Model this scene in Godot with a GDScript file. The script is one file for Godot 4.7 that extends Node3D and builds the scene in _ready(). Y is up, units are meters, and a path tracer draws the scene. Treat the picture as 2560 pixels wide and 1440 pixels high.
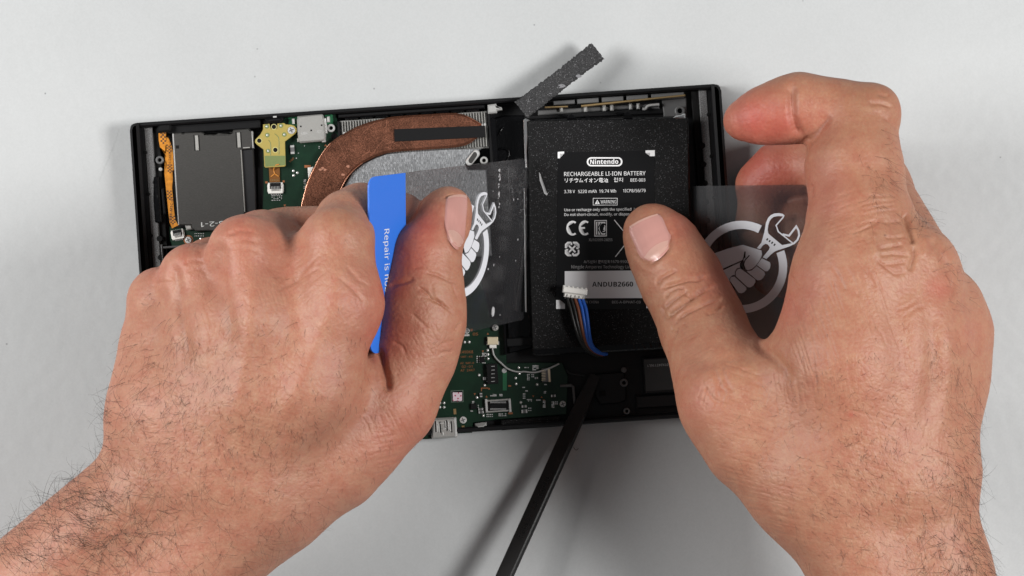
extends Node3D
# Plan readings: x and y on the table plan in 1/7.5 mm seen from above, h in millimetres over the table; metres in the scene.
const EYE := 0.75
const FOCAL := 5550.0
const TILT := 0.0672        # the console lies turned by this much on the table

var rng := RandomNumberGenerator.new()

func step(h: float) -> float:
	return (EYE - h * 0.001) / FOCAL

func at(x: float, y: float, h: float) -> Vector3:
	var s := step(h)
	return Vector3((x - 1280.0) * s, h * 0.001, (y - 720.0) * s)

func plan(p: Vector3) -> Vector2:
	var s := (EYE - p.y) / FOCAL
	return Vector2(1280.0 + p.x / s, 720.0 + p.z / s)

# ---------------------------------------------------------------- nodes
var taken := {}

func numbered(called: String, parent: Node) -> String:
	var key := str(parent.get_instance_id()) + called
	var n: int = taken.get(key, 0)
	taken[key] = n + 1
	return called if n == 0 else "%s_%03d" % [called, n]

func put(called: String, mesh: Mesh, m: Material, parent: Node = null) -> MeshInstance3D:
	var o := MeshInstance3D.new()
	var home: Node = parent if parent else self
	o.name = numbered(called, home)
	o.mesh = mesh
	o.material_override = m
	home.add_child(o, true)
	return o

func thing(called: String, label: String, category: String, where := Vector3.ZERO, group := "") -> Node3D:
	var o := Node3D.new()
	o.name = numbered(called, self)
	add_child(o, true)
	o.position = where
	return tag(o, label, category, group)

func tag(o: Node3D, label: String, category: String, group := "") -> Node3D:
	o.set_meta("label", label)
	o.set_meta("category", category)
	if group:
		o.set_meta("group", group)
	return o

func stuff(o: Node3D) -> Node3D:
	o.set_meta("kind", "stuff")
	return o

# ---------------------------------------------------------------- textures and materials
func noise_tex(freq: float, low: Color, high: Color, sd: int, size := 512, kind := FastNoiseLite.TYPE_SIMPLEX, octaves := 4) -> ImageTexture:
	var n := FastNoiseLite.new()
	n.noise_type = kind
	n.seed = sd
	n.frequency = freq
	n.fractal_octaves = octaves
	var im := n.get_seamless_image(size, size, false, false, 0.12, true)
	im.convert(Image.FORMAT_RGB8)
	for y in size:
		for x in size:
			im.set_pixel(x, y, low.lerp(high, im.get_pixel(x, y).r))
	return ImageTexture.create_from_image(im)

func grain_tex(sd: int, size: int, low: float, high: float, run := 1, across := 1) -> ImageTexture:
	# random grain, each grain run x across pixels
	var r := RandomNumberGenerator.new()
	r.seed = sd
	var im := Image.create(size, size, false, Image.FORMAT_RGB8)
	for y in range(0, size, across):
		for x in range(0, size, run):
			var v := r.randf_range(low, high)
			im.fill_rect(Rect2i(x, y, run, across), Color(v, v, v))
	return ImageTexture.create_from_image(im)

func mat(c: Color, rough := 0.5, metal := 0.0, spec := 0.5) -> StandardMaterial3D:
	# c is the linear base colour
	var m := StandardMaterial3D.new()
	m.albedo_color = c.linear_to_srgb()
	m.roughness = rough
	m.metallic = metal
	m.metallic_specular = spec
	return m

func tri(m: StandardMaterial3D, per_metre: float) -> StandardMaterial3D:
	m.uv1_triplanar = true
	m.uv1_scale = Vector3.ONE * per_metre
	return m

func relief(m: StandardMaterial3D, t: Texture2D, cm: float) -> StandardMaterial3D:
	m.heightmap_enabled = true
	m.heightmap_texture = t
	m.heightmap_scale = cm
	return m

# ---------------------------------------------------------------- flesh: rounded bones joined smoothly and meshed as surface nets
class Flesh:
	var a := PackedVector3Array()
	var d := PackedVector3Array()
	var r := PackedVector3Array()       # x radius at the start, y change to the end, z 1 / length squared
	var g := PackedInt32Array()         # group of each bone
	var kin := PackedFloat32Array()     # blend inside a group
	var kout := PackedFloat32Array()    # blend of a group with what came before
	var verts := PackedVector3Array()
	var normals := PackedVector3Array()
	var index := PackedInt32Array()
	var lists := []                     # bone lists of the blocks
	var owner := PackedInt32Array()     # which list a vertex uses

	func group(k_in: float, k_out: float) -> void:
		kin.append(k_in * 0.001)
		kout.append(k_out * 0.001)

	func bone(p: Vector3, q: Vector3, rp: float, rq: float) -> void:
		var l := maxf((q - p).length_squared(), 1e-10)
		a.append(p)
		d.append(q - p)
		r.append(Vector3(rp, rq - rp, 1.0 / l))
		g.append(kin.size() - 1)

	func one(p: Vector3, i: int) -> float:
		var pa := p - a[i]
		var t := clampf(pa.dot(d[i]) * r[i].z, 0.0, 1.0)
		return (pa - d[i] * t).length() - r[i].x - r[i].y * t

	func near(p: Vector3, list: PackedInt32Array) -> float:
		var whole := 1e9
		var part := 1e9
		var now := -1
		for i in list:
			if g[i] != now:
				if now >= 0:
					var ko := kout[now]
					var h0 := maxf(ko - absf(whole - part), 0.0)
					whole = minf(whole, part) - h0 * h0 * 0.25 / ko
				now = g[i]
				part = 1e9
			var pa := p - a[i]
			var t := clampf(pa.dot(d[i]) * r[i].z, 0.0, 1.0)
			var q := (pa - d[i] * t).length() - r[i].x - r[i].y * t
			var k := kin[now]
			var h := maxf(k - absf(part - q), 0.0)
			part = minf(part, q) - h * h * 0.25 / k
		var ke := kout[now]
		var h1 := maxf(ke - absf(whole - part), 0.0)
		return minf(whole, part) - h1 * h1 * 0.25 / ke

	func all() -> PackedInt32Array:
		return PackedInt32Array(range(a.size()))

	func build(cell: float, cut_lo: Vector3, cut_hi: Vector3) -> void:
		var lo := Vector3.INF
		var hi := -Vector3.INF
		for i in a.size():
			var rad := Vector3.ONE * (maxf(r[i].x, r[i].x + r[i].y) + 0.004)
			lo = lo.min(a[i] - rad).min(a[i] + d[i] - rad)
			hi = hi.max(a[i] + rad).max(a[i] + d[i] + rad)
		lo = lo.max(cut_lo)
		hi = hi.min(cut_hi)
		var bs := cell * 8.0
		var reach := bs * 0.5 * sqrt(3.0) * 1.02
		var nb := ((hi - lo) / bs).ceil()
		var ids := {}
		var edges := PackedInt32Array()
		var f := PackedFloat32Array()
		f.resize(729)
		var dist := PackedFloat32Array()
		dist.resize(a.size())
		for bx in int(nb.x):
			for by in int(nb.y):
				for bz in int(nb.z):
					var o := lo + Vector3(bx, by, bz) * bs
					var c := o + Vector3.ONE * bs * 0.5
					var dm := 1e9
					for i in a.size():
						dist[i] = one(c, i)
						dm = minf(dm, dist[i])
					if dm > reach + 0.005 or dm < -reach:
						continue
					var list := PackedInt32Array()
					for i in a.size():
						if dist[i] < dm + reach * 2.0 + 0.012:
							list.append(i)
					var n := 0
					var low := 1e9
					var high := -1e9
					for x in 9:
						for y in 9:
							for z in 9:
								var v := near(o + Vector3(x, y, z) * cell, list)
								f[n] = v
								n += 1
								low = minf(low, v)
								high = maxf(high, v)
					if low > 0.0 or high < 0.0:
						continue
					lists.append(list)
					for x in 8:
						for y in 8:
							for z in 8:
								n = x * 81 + y * 9 + z
								var f0 := f[n]
								var f1 := f[n + 81]
								var f2 := f[n + 9]
								var f3 := f[n + 1]
								var s0 := f0 < 0.0
								var gx := bx * 8 + x
								var gy := by * 8 + y
								var gz := bz * 8 + z
								if s0 != (f1 < 0.0):
									edges.append_array(PackedInt32Array([0, gx, gy, gz, int(s0)]))
								if s0 != (f2 < 0.0):
									edges.append_array(PackedInt32Array([1, gx, gy, gz, int(s0)]))
								if s0 != (f3 < 0.0):
									edges.append_array(PackedInt32Array([2, gx, gy, gz, int(s0)]))
								var f4 := f[n + 90]
								var f5 := f[n + 82]
								var f6 := f[n + 10]
								var f7 := f[n + 91]
								var inside := int(s0) + int(f1 < 0.0) + int(f2 < 0.0) + int(f3 < 0.0) + int(f4 < 0.0) + int(f5 < 0.0) + int(f6 < 0.0) + int(f7 < 0.0)
								if inside == 0 or inside == 8:
									continue
								var sum := Vector3.ZERO
								var cnt := 0
								if s0 != (f1 < 0.0): sum += Vector3(f0 / (f0 - f1), 0, 0); cnt += 1
								if s0 != (f2 < 0.0): sum += Vector3(0, f0 / (f0 - f2), 0); cnt += 1
								if s0 != (f3 < 0.0): sum += Vector3(0, 0, f0 / (f0 - f3)); cnt += 1
								if (f1 < 0.0) != (f4 < 0.0): sum += Vector3(1, f1 / (f1 - f4), 0); cnt += 1
								if (f1 < 0.0) != (f5 < 0.0): sum += Vector3(1, 0, f1 / (f1 - f5)); cnt += 1
								if (f2 < 0.0) != (f4 < 0.0): sum += Vector3(f2 / (f2 - f4), 1, 0); cnt += 1
								if (f2 < 0.0) != (f6 < 0.0): sum += Vector3(0, 1, f2 / (f2 - f6)); cnt += 1
								if (f3 < 0.0) != (f5 < 0.0): sum += Vector3(f3 / (f3 - f5), 0, 1); cnt += 1
								if (f3 < 0.0) != (f6 < 0.0): sum += Vector3(0, f3 / (f3 - f6), 1); cnt += 1
								if (f4 < 0.0) != (f7 < 0.0): sum += Vector3(1, 1, f4 / (f4 - f7)); cnt += 1
								if (f5 < 0.0) != (f7 < 0.0): sum += Vector3(1, f5 / (f5 - f7), 1); cnt += 1
								if (f6 < 0.0) != (f7 < 0.0): sum += Vector3(f6 / (f6 - f7), 1, 1); cnt += 1
								ids[(gx * 2048 + gy) * 2048 + gz] = verts.size()
								verts.append(o + (Vector3(x, y, z) + sum / cnt) * cell)
								owner.append(lists.size() - 1)
		for e in range(0, edges.size(), 5):
			var ax := edges[e]
			var key := (edges[e + 1] * 2048 + edges[e + 2]) * 2048 + edges[e + 3]
			var u := 2048 if ax == 0 else (1 if ax == 1 else 2048 * 2048)
			var w := 1 if ax == 0 else (2048 * 2048 if ax == 1 else 2048)
			var k0: int = ids.get(key, -1)
			var k1: int = ids.get(key - u, -1)
			var k2: int = ids.get(key - u - w, -1)
			var k3: int = ids.get(key - w, -1)
			if k0 < 0 or k1 < 0 or k2 < 0 or k3 < 0:
				continue
			if edges[e + 4] == 1:
				index.append_array(PackedInt32Array([k0, k2, k1, k0, k3, k2]))
			else:
				index.append_array(PackedInt32Array([k0, k1, k2, k0, k2, k3]))
		face()

	func face() -> void:
		normals.resize(verts.size())
		normals.fill(Vector3.ZERO)
		for t in range(0, index.size(), 3):
			var p := verts[index[t]]
			var n := (verts[index[t + 2]] - p).cross(verts[index[t + 1]] - p)
			normals[index[t]] += n
			normals[index[t + 1]] += n
			normals[index[t + 2]] += n
		for i in normals.size():
			normals[i] = normals[i].normalized()

	# splits every triangle whose face looks up more than the limit in four, and settles the new points on the flesh
	func refine(limit: float) -> void:
		var mids := {}
		var out := PackedInt32Array()
		var first := verts.size()
		for t in range(0, index.size(), 3):
			var i := index[t]
			var j := index[t + 1]
			var k := index[t + 2]
			if maxf(normals[i].y, maxf(normals[j].y, normals[k].y)) < limit or absf(verts[i].x) > 0.182 or verts[i].z > 0.104:
				out.append(i)
				out.append(j)
				out.append(k)
				continue
			var m := PackedInt32Array([0, 0, 0])
			for e in 3:
				var p := index[t + e]
				var q := index[t + (e + 1) % 3]
				var key := mini(p, q) * 4000000 + maxi(p, q)
				var id: int = mids.get(key, -1)
				if id < 0:
					id = verts.size()
					mids[key] = id
					verts.append((verts[p] + verts[q]) * 0.5)
					normals.append((normals[p] + normals[q]).normalized())
					owner.append(owner[p])
				m[e] = id
			out.append_array(PackedInt32Array([i, m[0], m[2], m[0], j, m[1], m[2], m[1], k, m[0], m[1], m[2]]))
		index = out
		for v in verts.size():
			if v >= first or normals[v].y > limit:
				verts[v] -= normals[v] * near(verts[v], lists[owner[v]])
		face()

	func march(p: Vector3, way: Vector3, list: PackedInt32Array) -> Vector3:
		var q := p
		for i in 40:
			var s := near(q, list)
			q += way * s
			if absf(s) < 0.00001:
				break
		return q

# chain: nodes of x, y, h, radius (plan units at that height)
func chain(f: Flesh, nodes: Array) -> void:
	for i in nodes.size() - 1:
		var p: Array = nodes[i]
		var q: Array = nodes[i + 1]
		f.bone(at(p[0], p[1], p[2]), at(q[0], q[1], q[2]), p[3] * step(p[2]), q[3] * step(q[2]))

# lines pressed into the skin: each {line: plan points, w: plan half-width, d: depth in mm}; negative depth raises a ridge
func press(f: Flesh, lines: Array, undulate: float, sd: int) -> void:
	var grid := {}
	for c in lines:
		var pts: Array = c[0]
		for i in pts.size() - 1:
			var p := Vector2(pts[i][0], pts[i][1])
			var q := Vector2(pts[i + 1][0], pts[i + 1][1])
			var reach: float = c[1] * 2.6
			var lo := (p.min(q) - Vector2(reach, reach)) / 32.0
			var hi := (p.max(q) + Vector2(reach, reach)) / 32.0
			for x in range(int(floor(lo.x)), int(floor(hi.x)) + 1):
				for y in range(int(floor(lo.y)), int(floor(hi.y)) + 1):
					var key := x * 1000 + y
					if not grid.has(key):
						grid[key] = []
					grid[key].append([p, q - p, c[1], c[2], i, pts.size() - 1, lines.find(c)])
	var n := FastNoiseLite.new()
	n.seed = sd
	n.frequency = 180.0
	n.fractal_octaves = 3
	for v in f.verts.size():
		var p := f.verts[v]
		var nm := f.normals[v]
		var move := n.get_noise_3dv(p) * undulate
		if nm.y > 0.0:
			var s := plan(p)
			var key := int(floor(s.x / 32.0)) * 1000 + int(floor(s.y / 32.0))
			if grid.has(key):
				var best := {}
				for c in grid[key]:
					var l: Vector2 = c[1]
					var t := clampf((s - c[0]).dot(l) / l.length_squared(), 0.0, 1.0)
					var dd: float = (s - c[0] - l * t).length() / c[2]
					if dd < 2.6:
						var along: float = (c[4] + t) / c[5]
						var fade := smoothstep(0.0, 0.18, along) * smoothstep(1.0, 0.82, along)
						var amount: float = -c[3] * fade * exp(-dd * dd) * smoothstep(0.0, 0.25, nm.y)
						var id: int = c[6]
						if absf(amount) > absf(best.get(id, 0.0)):
							best[id] = amount
				for id in best:
					move += best[id]
		f.verts[v] = p + nm * move * 0.001
	f.face()

# patches: x, y, radius, linear colour, share
func tint(f: Flesh, base: Color, patches: Array) -> PackedColorArray:
	var out := PackedColorArray()
	out.resize(f.verts.size())
	for v in f.verts.size():
		var s := plan(f.verts[v])
		var c := base
		for q in patches:
			var dx: float = (s.x - q[0]) / q[2]
			var dy: float = (s.y - q[1]) / q[2]
			var dd := dx * dx + dy * dy
			if dd < 4.0:
				c = c.lerp(q[3], q[4] * exp(-dd * 1.3))
		out[v] = c
	return out

func flesh_mesh(f: Flesh, colors: PackedColorArray) -> ArrayMesh:
	var arr := []
	arr.resize(Mesh.ARRAY_MAX)
	arr[Mesh.ARRAY_VERTEX] = f.verts
	arr[Mesh.ARRAY_NORMAL] = f.normals
	arr[Mesh.ARRAY_COLOR] = colors
	arr[Mesh.ARRAY_INDEX] = f.index
	var m := ArrayMesh.new()
	m.add_surface_from_arrays(Mesh.PRIMITIVE_TRIANGLES, arr)
	return m
const CELL := 0.0016
const FINER := 2

func _ready() -> void:
	rng.seed = 7
	set_up()
	make_materials()
	tabletop()
	console()
	battery()
	card(bend(85.6, 1313, 597, 9.5, 0.0, 0.14, [[0, -56], [86, -56]]), "clear plastic card held tilted by the left thumb, its blue end raised", true)
	card(bend(27.0, 1700, 668, 8.2, 0.0, 0.0, [[0, 0], [18, 0], [24, 19], [50, 19], [66, 12], [86, 6]]), "clear plastic card slid under the battery's right edge, beneath the right index finger", false)
	pry_tool()
	foam_strip()
	hands()
func set_up() -> void:
	var cam := Camera3D.new()
	cam.name = "camera"
	cam.position = Vector3(0, EYE, 0)
	cam.rotation_degrees = Vector3(-90, 0, 0)
	cam.fov = rad_to_deg(2.0 * atan(720.0 / FOCAL))
	cam.near = 0.05
	cam.far = 20.0
	add_child(cam)
	cam.current = true
	var e := Environment.new()
	e.background_mode = Environment.BG_COLOR
	e.background_color = Color(0.115, 0.119, 0.124).linear_to_srgb()
	e.tonemap_mode = Environment.TONE_MAPPER_LINEAR
	e.tonemap_exposure = 1.0
	e.sdfgi_enabled = true
	e.ssao_enabled = true
	e.ssil_enabled = true
	var w := WorldEnvironment.new()
	w.name = "surroundings"
	w.environment = e
	add_child(w)
	softbox(Vector3(-0.72, 0.61, -0.12), 0.36, 0.88, "softbox lamp standing left of the table, aimed at the hands")
	softbox(Vector3(0.65, 0.75, -0.02), 0.26, 0.95, "softbox lamp standing right of the table, aimed at the hands")

func softbox(where: Vector3, side: float, energy: float, label: String) -> void:
	var t := thing("softbox_lamp", label, "lamp", where)
	t.look_at_from_position(where, Vector3(0, 0.03, 0), Vector3.UP)
	var l := AreaLight3D.new()
	l.name = "light"
	l.area_size = Vector2(side, side)
	l.light_energy = energy
	l.light_color = Color(1.0, 0.995, 0.99)
	l.shadow_enabled = true
	l.position = Vector3(0, 0, -0.012)
	t.add_child(l)
	var box := BoxMesh.new()
	box.size = Vector3(side + 0.02, side + 0.02, 0.1)
	put("housing", box, mat(Color(0.02, 0.02, 0.02), 0.6), t).position = Vector3(0, 0, 0.052)
	var q := BoxMesh.new()
	q.size = Vector3(side, side, 0.004)
	var m := mat(Color(0.8, 0.8, 0.8), 0.9)
	m.emission_enabled = true
	m.emission = Color(1, 0.995, 0.99)
	m.emission_energy_multiplier = 0.6
	put("diffuser", q, m, t)
# ---------------------------------------------------------------- materials
var M := {}

func make_materials() -> void:
	var fine := noise_tex(0.09, Color(0.35, 0.35, 0.35), Color(1, 1, 1), 11, 256)
	var grain := grain_tex(3, 256, 0.0, 1.0)
	var soft := noise_tex(0.02, Color(0.82, 0.82, 0.82), Color(1, 1, 1), 5, 256)
	M.black = relief(tri(mat(Color(0.0045, 0.0045, 0.005), 0.42, 0.0, 0.36), 60), grain, 0.0012)
	M.black_mat = mat(Color(0.004, 0.004, 0.004), 0.7, 0.0, 0.3)
	M.black_gloss = relief(tri(mat(Color(0.003, 0.003, 0.0035), 0.2, 0.0, 0.36), 60), noise_tex(0.025, Color(0, 0, 0), Color(1, 1, 1), 8, 256, FastNoiseLite.TYPE_SIMPLEX, 2), 0.012)
	M.rail = tri(mat(Color(0.3, 0.3, 0.3), 0.55, 0.2), 90)
	M.rail.albedo_texture = fine
	M.grey_plastic = mat(Color(0.32, 0.32, 0.31), 0.5)
	M.dim_plastic = mat(Color(0.09, 0.09, 0.09), 0.5)
	M.white_plastic = mat(Color(0.75, 0.74, 0.7), 0.4)
	M.cream = mat(Color(0.6, 0.52, 0.36), 0.45)
	M.pcb = tri(mat(Color(0.0035, 0.024, 0.011), 0.38, 0.0, 0.4), 25)
	M.pcb.albedo_texture = soft
	M.pcb_pale = mat(Color(0.014, 0.11, 0.045), 0.35)
	M.solder = mat(Color(0.75, 0.75, 0.73), 0.24, 0.6)
	M.gold = mat(Color(0.6, 0.42, 0.2), 0.35, 1.0)
	M.orange_print = mat(Color(0.24, 0.075, 0.018), 0.6)
	M.pale_print = mat(Color(0.6, 0.62, 0.6), 0.6)
	M.dim_print = mat(Color(0.09, 0.13, 0.1), 0.6)
	M.flex = tri(mat(Color(0.62, 0.24, 0.02), 0.35), 80)
	M.flex.albedo_texture = soft
	M.flex_dark = mat(Color(0.16, 0.06, 0.008), 0.4)
	M.flex_print = mat(Color(0.07, 0.025, 0.006), 0.5)
	M.olive = mat(Color(0.34, 0.27, 0.07), 0.4)
	M.olive_edge = mat(Color(0.5, 0.47, 0.2), 0.4)
	M.olive_green = mat(Color(0.15, 0.19, 0.07), 0.4)
	M.steel = relief(tri(mat(Color(0.46, 0.455, 0.43), 0.36, 0.6), 40), grain_tex(21, 256, 0, 1, 2, 1), 0.002)
	M.steel_dark = relief(tri(mat(Color(0.075, 0.073, 0.069), 0.45, 0.6, 0.4), 30), grain_tex(22, 256, 0, 1, 6, 1), 0.0008)
	M.steel_dark.albedo_texture = grain_tex(25, 512, 0.9, 1.0, 8, 1)
	M.steel_bright = mat(Color(0.82, 0.82, 0.8), 0.24, 0.55)
	M.alu = relief(tri(mat(Color(0.36, 0.37, 0.38), 0.5, 0.8), 28), grain_tex(23, 256, 0, 1, 1, 5), 0.006)
	M.alu.albedo_texture = grain_tex(24, 256, 0.72, 1.0, 1, 6)
	M.copper = relief(tri(mat(Color(0.52, 0.225, 0.14), 0.34, 0.7), 14), grain, 0.006)
	M.copper.albedo_texture = copper_tex()
	M.copper_edge = mat(Color(0.85, 0.45, 0.3), 0.3, 1.0)
	M.foam = relief(tri(mat(Color(0.145, 0.145, 0.15), 0.7, 0.0, 0.3), 19), grain, 0.008)
	M.foam.albedo_texture = foam_tex(0.09, 4, 0.1, 0.3)
	M.foam_loose = relief(tri(mat(Color(0.36, 0.36, 0.37), 0.8, 0.0, 0.3), 19), grain, 0.02)
	M.foam_loose.albedo_texture = foam_tex(0.1, 5, 0.2, 0.5)
	M.tape = relief(tri(mat(Color(0.012, 0.012, 0.0125), 0.9, 0.0, 0.2), 60), grain, 0.004)
	M.label = mat(Color(0.004, 0.004, 0.0045), 0.35, 0.0, 0.38)
	M.print_white = mat(Color(0.72, 0.72, 0.72), 0.5)
	M.print_grey = mat(Color(0.3, 0.3, 0.3), 0.5)
	M.silver = mat(Color(0.66, 0.66, 0.67), 0.42)
	M.print_black = mat(Color(0.006, 0.006, 0.006), 0.5)
	M.foil = mat(Color(0.7, 0.7, 0.7), 0.28, 1.0)
	M.wire_blue = mat(Color(0.012, 0.11, 0.52), 0.42)
	M.wire_brown = mat(Color(0.17, 0.05, 0.02), 0.45)
	M.wire_black = mat(Color(0.006, 0.007, 0.006), 0.4)
	M.wire_grey = mat(Color(0.35, 0.35, 0.34), 0.4)
	M.card_blue = mat(Color(0.032, 0.165, 0.66), 0.36)
	M.card_print = mat(Color(0.66, 0.68, 0.72), 0.45)
	M.glue = mat(Color(0.45, 0.45, 0.46), 0.25)
	M.card_clear = StandardMaterial3D.new()
	M.card_clear.transparency = BaseMaterial3D.TRANSPARENCY_ALPHA
	var c := Color(0.05, 0.05, 0.054).linear_to_srgb()
	c.a = 0.22
	M.card_clear.albedo_color = c
	M.card_clear.roughness = 0.16
	M.tool = relief(tri(mat(Color(0.0055, 0.0055, 0.0055), 0.45, 0.0, 0.38), 50), noise_tex(0.06, Color(0, 0, 0), Color(1, 1, 1), 31, 256), 0.003)
	M.nail = relief(tri(mat(Color(0.49, 0.25, 0.215), 0.27), 60), grain_tex(41, 128, 0.3, 0.7, 1, 8), 0.003)
	M.nail_pale = mat(Color(0.51, 0.3, 0.245), 0.32)
	M.hair = mat(Color(0.018, 0.012, 0.009), 0.5)
	M.hair_soft = mat(Color(0.05, 0.026, 0.016), 0.5)
	M.skin = tri(mat(Color(1, 1, 1), 0.56), 14)
	M.skin.vertex_color_use_as_albedo = true
	M.skin.albedo_texture = skin_tex()
	M.skin.subsurf_scatter_enabled = true
	M.skin.subsurf_scatter_strength = 0.08
	relief(M.skin, pore_tex(), 0.019)

func copper_tex() -> ImageTexture:
	var r := RandomNumberGenerator.new()
	r.seed = 12
	var n := FastNoiseLite.new()
	n.seed = 4
	n.frequency = 0.012
	var im := Image.create(512, 512, false, Image.FORMAT_RGB8)
	for y in 512:
		for x in 512:
			var v := 0.66 + 0.16 * n.get_noise_2d(x, y) + r.randf_range(-0.26, 0.26)
			im.set_pixel(x, y, Color(v, v * 0.97, v * 0.95))
	for i in 170:                      # scratches
		var p := Vector2(r.randf() * 512, r.randf() * 512)
		var a := r.randf() * TAU
		var v := r.randf_range(0.8, 1.0)
		for k in int(r.randf_range(8, 60)):
			a += r.randf_range(-0.06, 0.06)
			p += Vector2(cos(a), sin(a))
			im.set_pixel(posmod(int(p.x), 512), posmod(int(p.y), 512), Color(v, v, v))
	return ImageTexture.create_from_image(im)

func foam_tex(share: float, sd: int, lo := 0.10, hi := 0.24) -> ImageTexture:
	var r := RandomNumberGenerator.new()
	r.seed = sd
	var im := Image.create(512, 512, false, Image.FORMAT_RGB8)
	for y in range(0, 512):
		for x in range(0, 512):
			var v := r.randf_range(lo, hi)
			im.set_pixel(x, y, Color(v, v, v))
	for i in int(60000 * share):  # pale foam grain, with the glint of its cells put into the colour
		var v := r.randf_range(0.45, 1.0)
		im.fill_rect(Rect2i(r.randi() % 511, r.randi() % 511, 1 + r.randi() % 2, 1 + r.randi() % 2), Color(v, v, v))
	return ImageTexture.create_from_image(im)

func skin_tex() -> ImageTexture:
	# blotches, veins under the skin and fine dots, as shares of the base colour
	var n := FastNoiseLite.new()
	n.seed = 41
	n.frequency = 0.016
	n.fractal_octaves = 4
	var n2 := FastNoiseLite.new()
	n2.seed = 42
	n2.frequency = 0.07
	n2.fractal_octaves = 3
	var size := 768
	var b1 := n.get_seamless_image(size, size)
	var b2 := n2.get_seamless_image(size, size)
	var im := Image.create(size, size, false, Image.FORMAT_RGB8)
	var r := RandomNumberGenerator.new()
	r.seed = 3
	for y in size:
		for x in size:
			var u := b1.get_pixel(x, y).r - 0.5
			var v := b2.get_pixel(x, y).r - 0.5
			var w := r.randf_range(-0.015, 0.015)
			im.set_pixel(x, y, Color(clampf(0.94 + u * 0.07 + v * 0.06 + w, 0, 1), clampf(0.91 + u * 0.21 + v * 0.14 + w, 0, 1), clampf(0.90 + u * 0.22 + v * 0.14 + w, 0, 1)))
	for i in 700:
		var p := Vector2(r.randf() * size, r.randf() * size)
		im.set_pixel(int(p.x) % size, int(p.y) % size, Color(0.78, 0.68, 0.62))
	return ImageTexture.create_from_image(im)

func pore_tex() -> ImageTexture:
	var n := FastNoiseLite.new()
	n.seed = 51
	n.noise_type = FastNoiseLite.TYPE_CELLULAR
	n.cellular_return_type = FastNoiseLite.RETURN_DISTANCE2_SUB
	n.frequency = 0.055
	n.fractal_octaves = 2
	var im := n.get_seamless_image(768, 768)
	im.convert(Image.FORMAT_RGB8)
	return ImageTexture.create_from_image(im)
# ---------------------------------------------------------------- shapes
func from_tool(st: SurfaceTool) -> ArrayMesh:
	st.generate_normals()
	return st.commit()

func face3(st: SurfaceTool, p: Vector3, q: Vector3, r: Vector3) -> void:
	st.add_vertex(p)
	st.add_vertex(q)
	st.add_vertex(r)

func face4(st: SurfaceTool, p: Vector3, q: Vector3, r: Vector3, s: Vector3) -> void:
	face3(st, p, q, r)
	face3(st, p, r, s)

func inset(p: PackedVector2Array, by: float) -> PackedVector2Array:
	var out := PackedVector2Array()
	var n := p.size()
	for i in n:
		var e := (p[i] - p[(i + n - 1) % n]).normalized()
		var f := (p[(i + 1) % n] - p[i]).normalized()
		var ne := Vector2(-e.y, e.x)
		var nf := Vector2(-f.y, f.x)
		var m := (ne + nf)
		m = m / maxf(m.length_squared() * 0.5, 0.25)
		out.append(p[i] + m * by)
	return out

# a prism on the outline (metres, x and z), from h0 to h1 (mm), with chamfered upper edges
func prism(p: PackedVector2Array, h0: float, h1: float, bevel: float) -> ArrayMesh:
	if Geometry2D.is_polygon_clockwise(p):
		p.reverse()
	# area positive in x, z: inward is to the left of travel
	var st := SurfaceTool.new()
	st.begin(Mesh.PRIMITIVE_TRIANGLES)
	st.set_smooth_group(-1)
	var n := p.size()
	var b := bevel * 0.001
	var y0 := h0 * 0.001
	var y1 := h1 * 0.001
	var top := inset(p, b) if bevel > 0.0 else p
	for i in n:
		var j := (i + 1) % n
		face4(st, Vector3(p[i].x, y0, p[i].y), Vector3(p[j].x, y0, p[j].y), Vector3(p[j].x, y1 - b, p[j].y), Vector3(p[i].x, y1 - b, p[i].y))
		if bevel > 0.0:
			face4(st, Vector3(p[i].x, y1 - b, p[i].y), Vector3(p[j].x, y1 - b, p[j].y), Vector3(top[j].x, y1, top[j].y), Vector3(top[i].x, y1, top[i].y))
	var t := Geometry2D.triangulate_polygon(top)
	for k in range(0, t.size(), 3):
		var q := top[t[k]]
		var r := top[t[k + 1]]
		var s := top[t[k + 2]]
		if (r - q).cross(s - q) < 0.0:
			var w := r
			r = s
			s = w
		face3(st, Vector3(q.x, y1, q.y), Vector3(r.x, y1, r.y), Vector3(s.x, y1, s.y))
		face3(st, Vector3(q.x, y0, q.y), Vector3(s.x, y0, s.y), Vector3(r.x, y0, r.y))
	return from_tool(st)

func seat(o: Node3D, where: Vector3, turn := Basis.IDENTITY) -> Node3D:
	# where and turn are in the scene, whatever the parent
	o.global_transform = Transform3D(turn, where)
	return o

# outline: plan points read at height h1
func slab(called: String, outline: Array, h0: float, h1: float, bevel: float, m: Material, parent: Node = null) -> MeshInstance3D:
	var p := PackedVector2Array()
	var mid := Vector2.ZERO
	for q in outline:
		var w := at(q[0], q[1], h1)
		p.append(Vector2(w.x, w.z))
		mid += Vector2(w.x, w.z) / outline.size()
	for i in p.size():
		p[i] -= mid
	var o := put(called, prism(p, 0.0, h1 - h0, bevel), m, parent)
	seat(o, Vector3(mid.x, h0 * 0.001, mid.y))
	return o

var kept := {}

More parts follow.
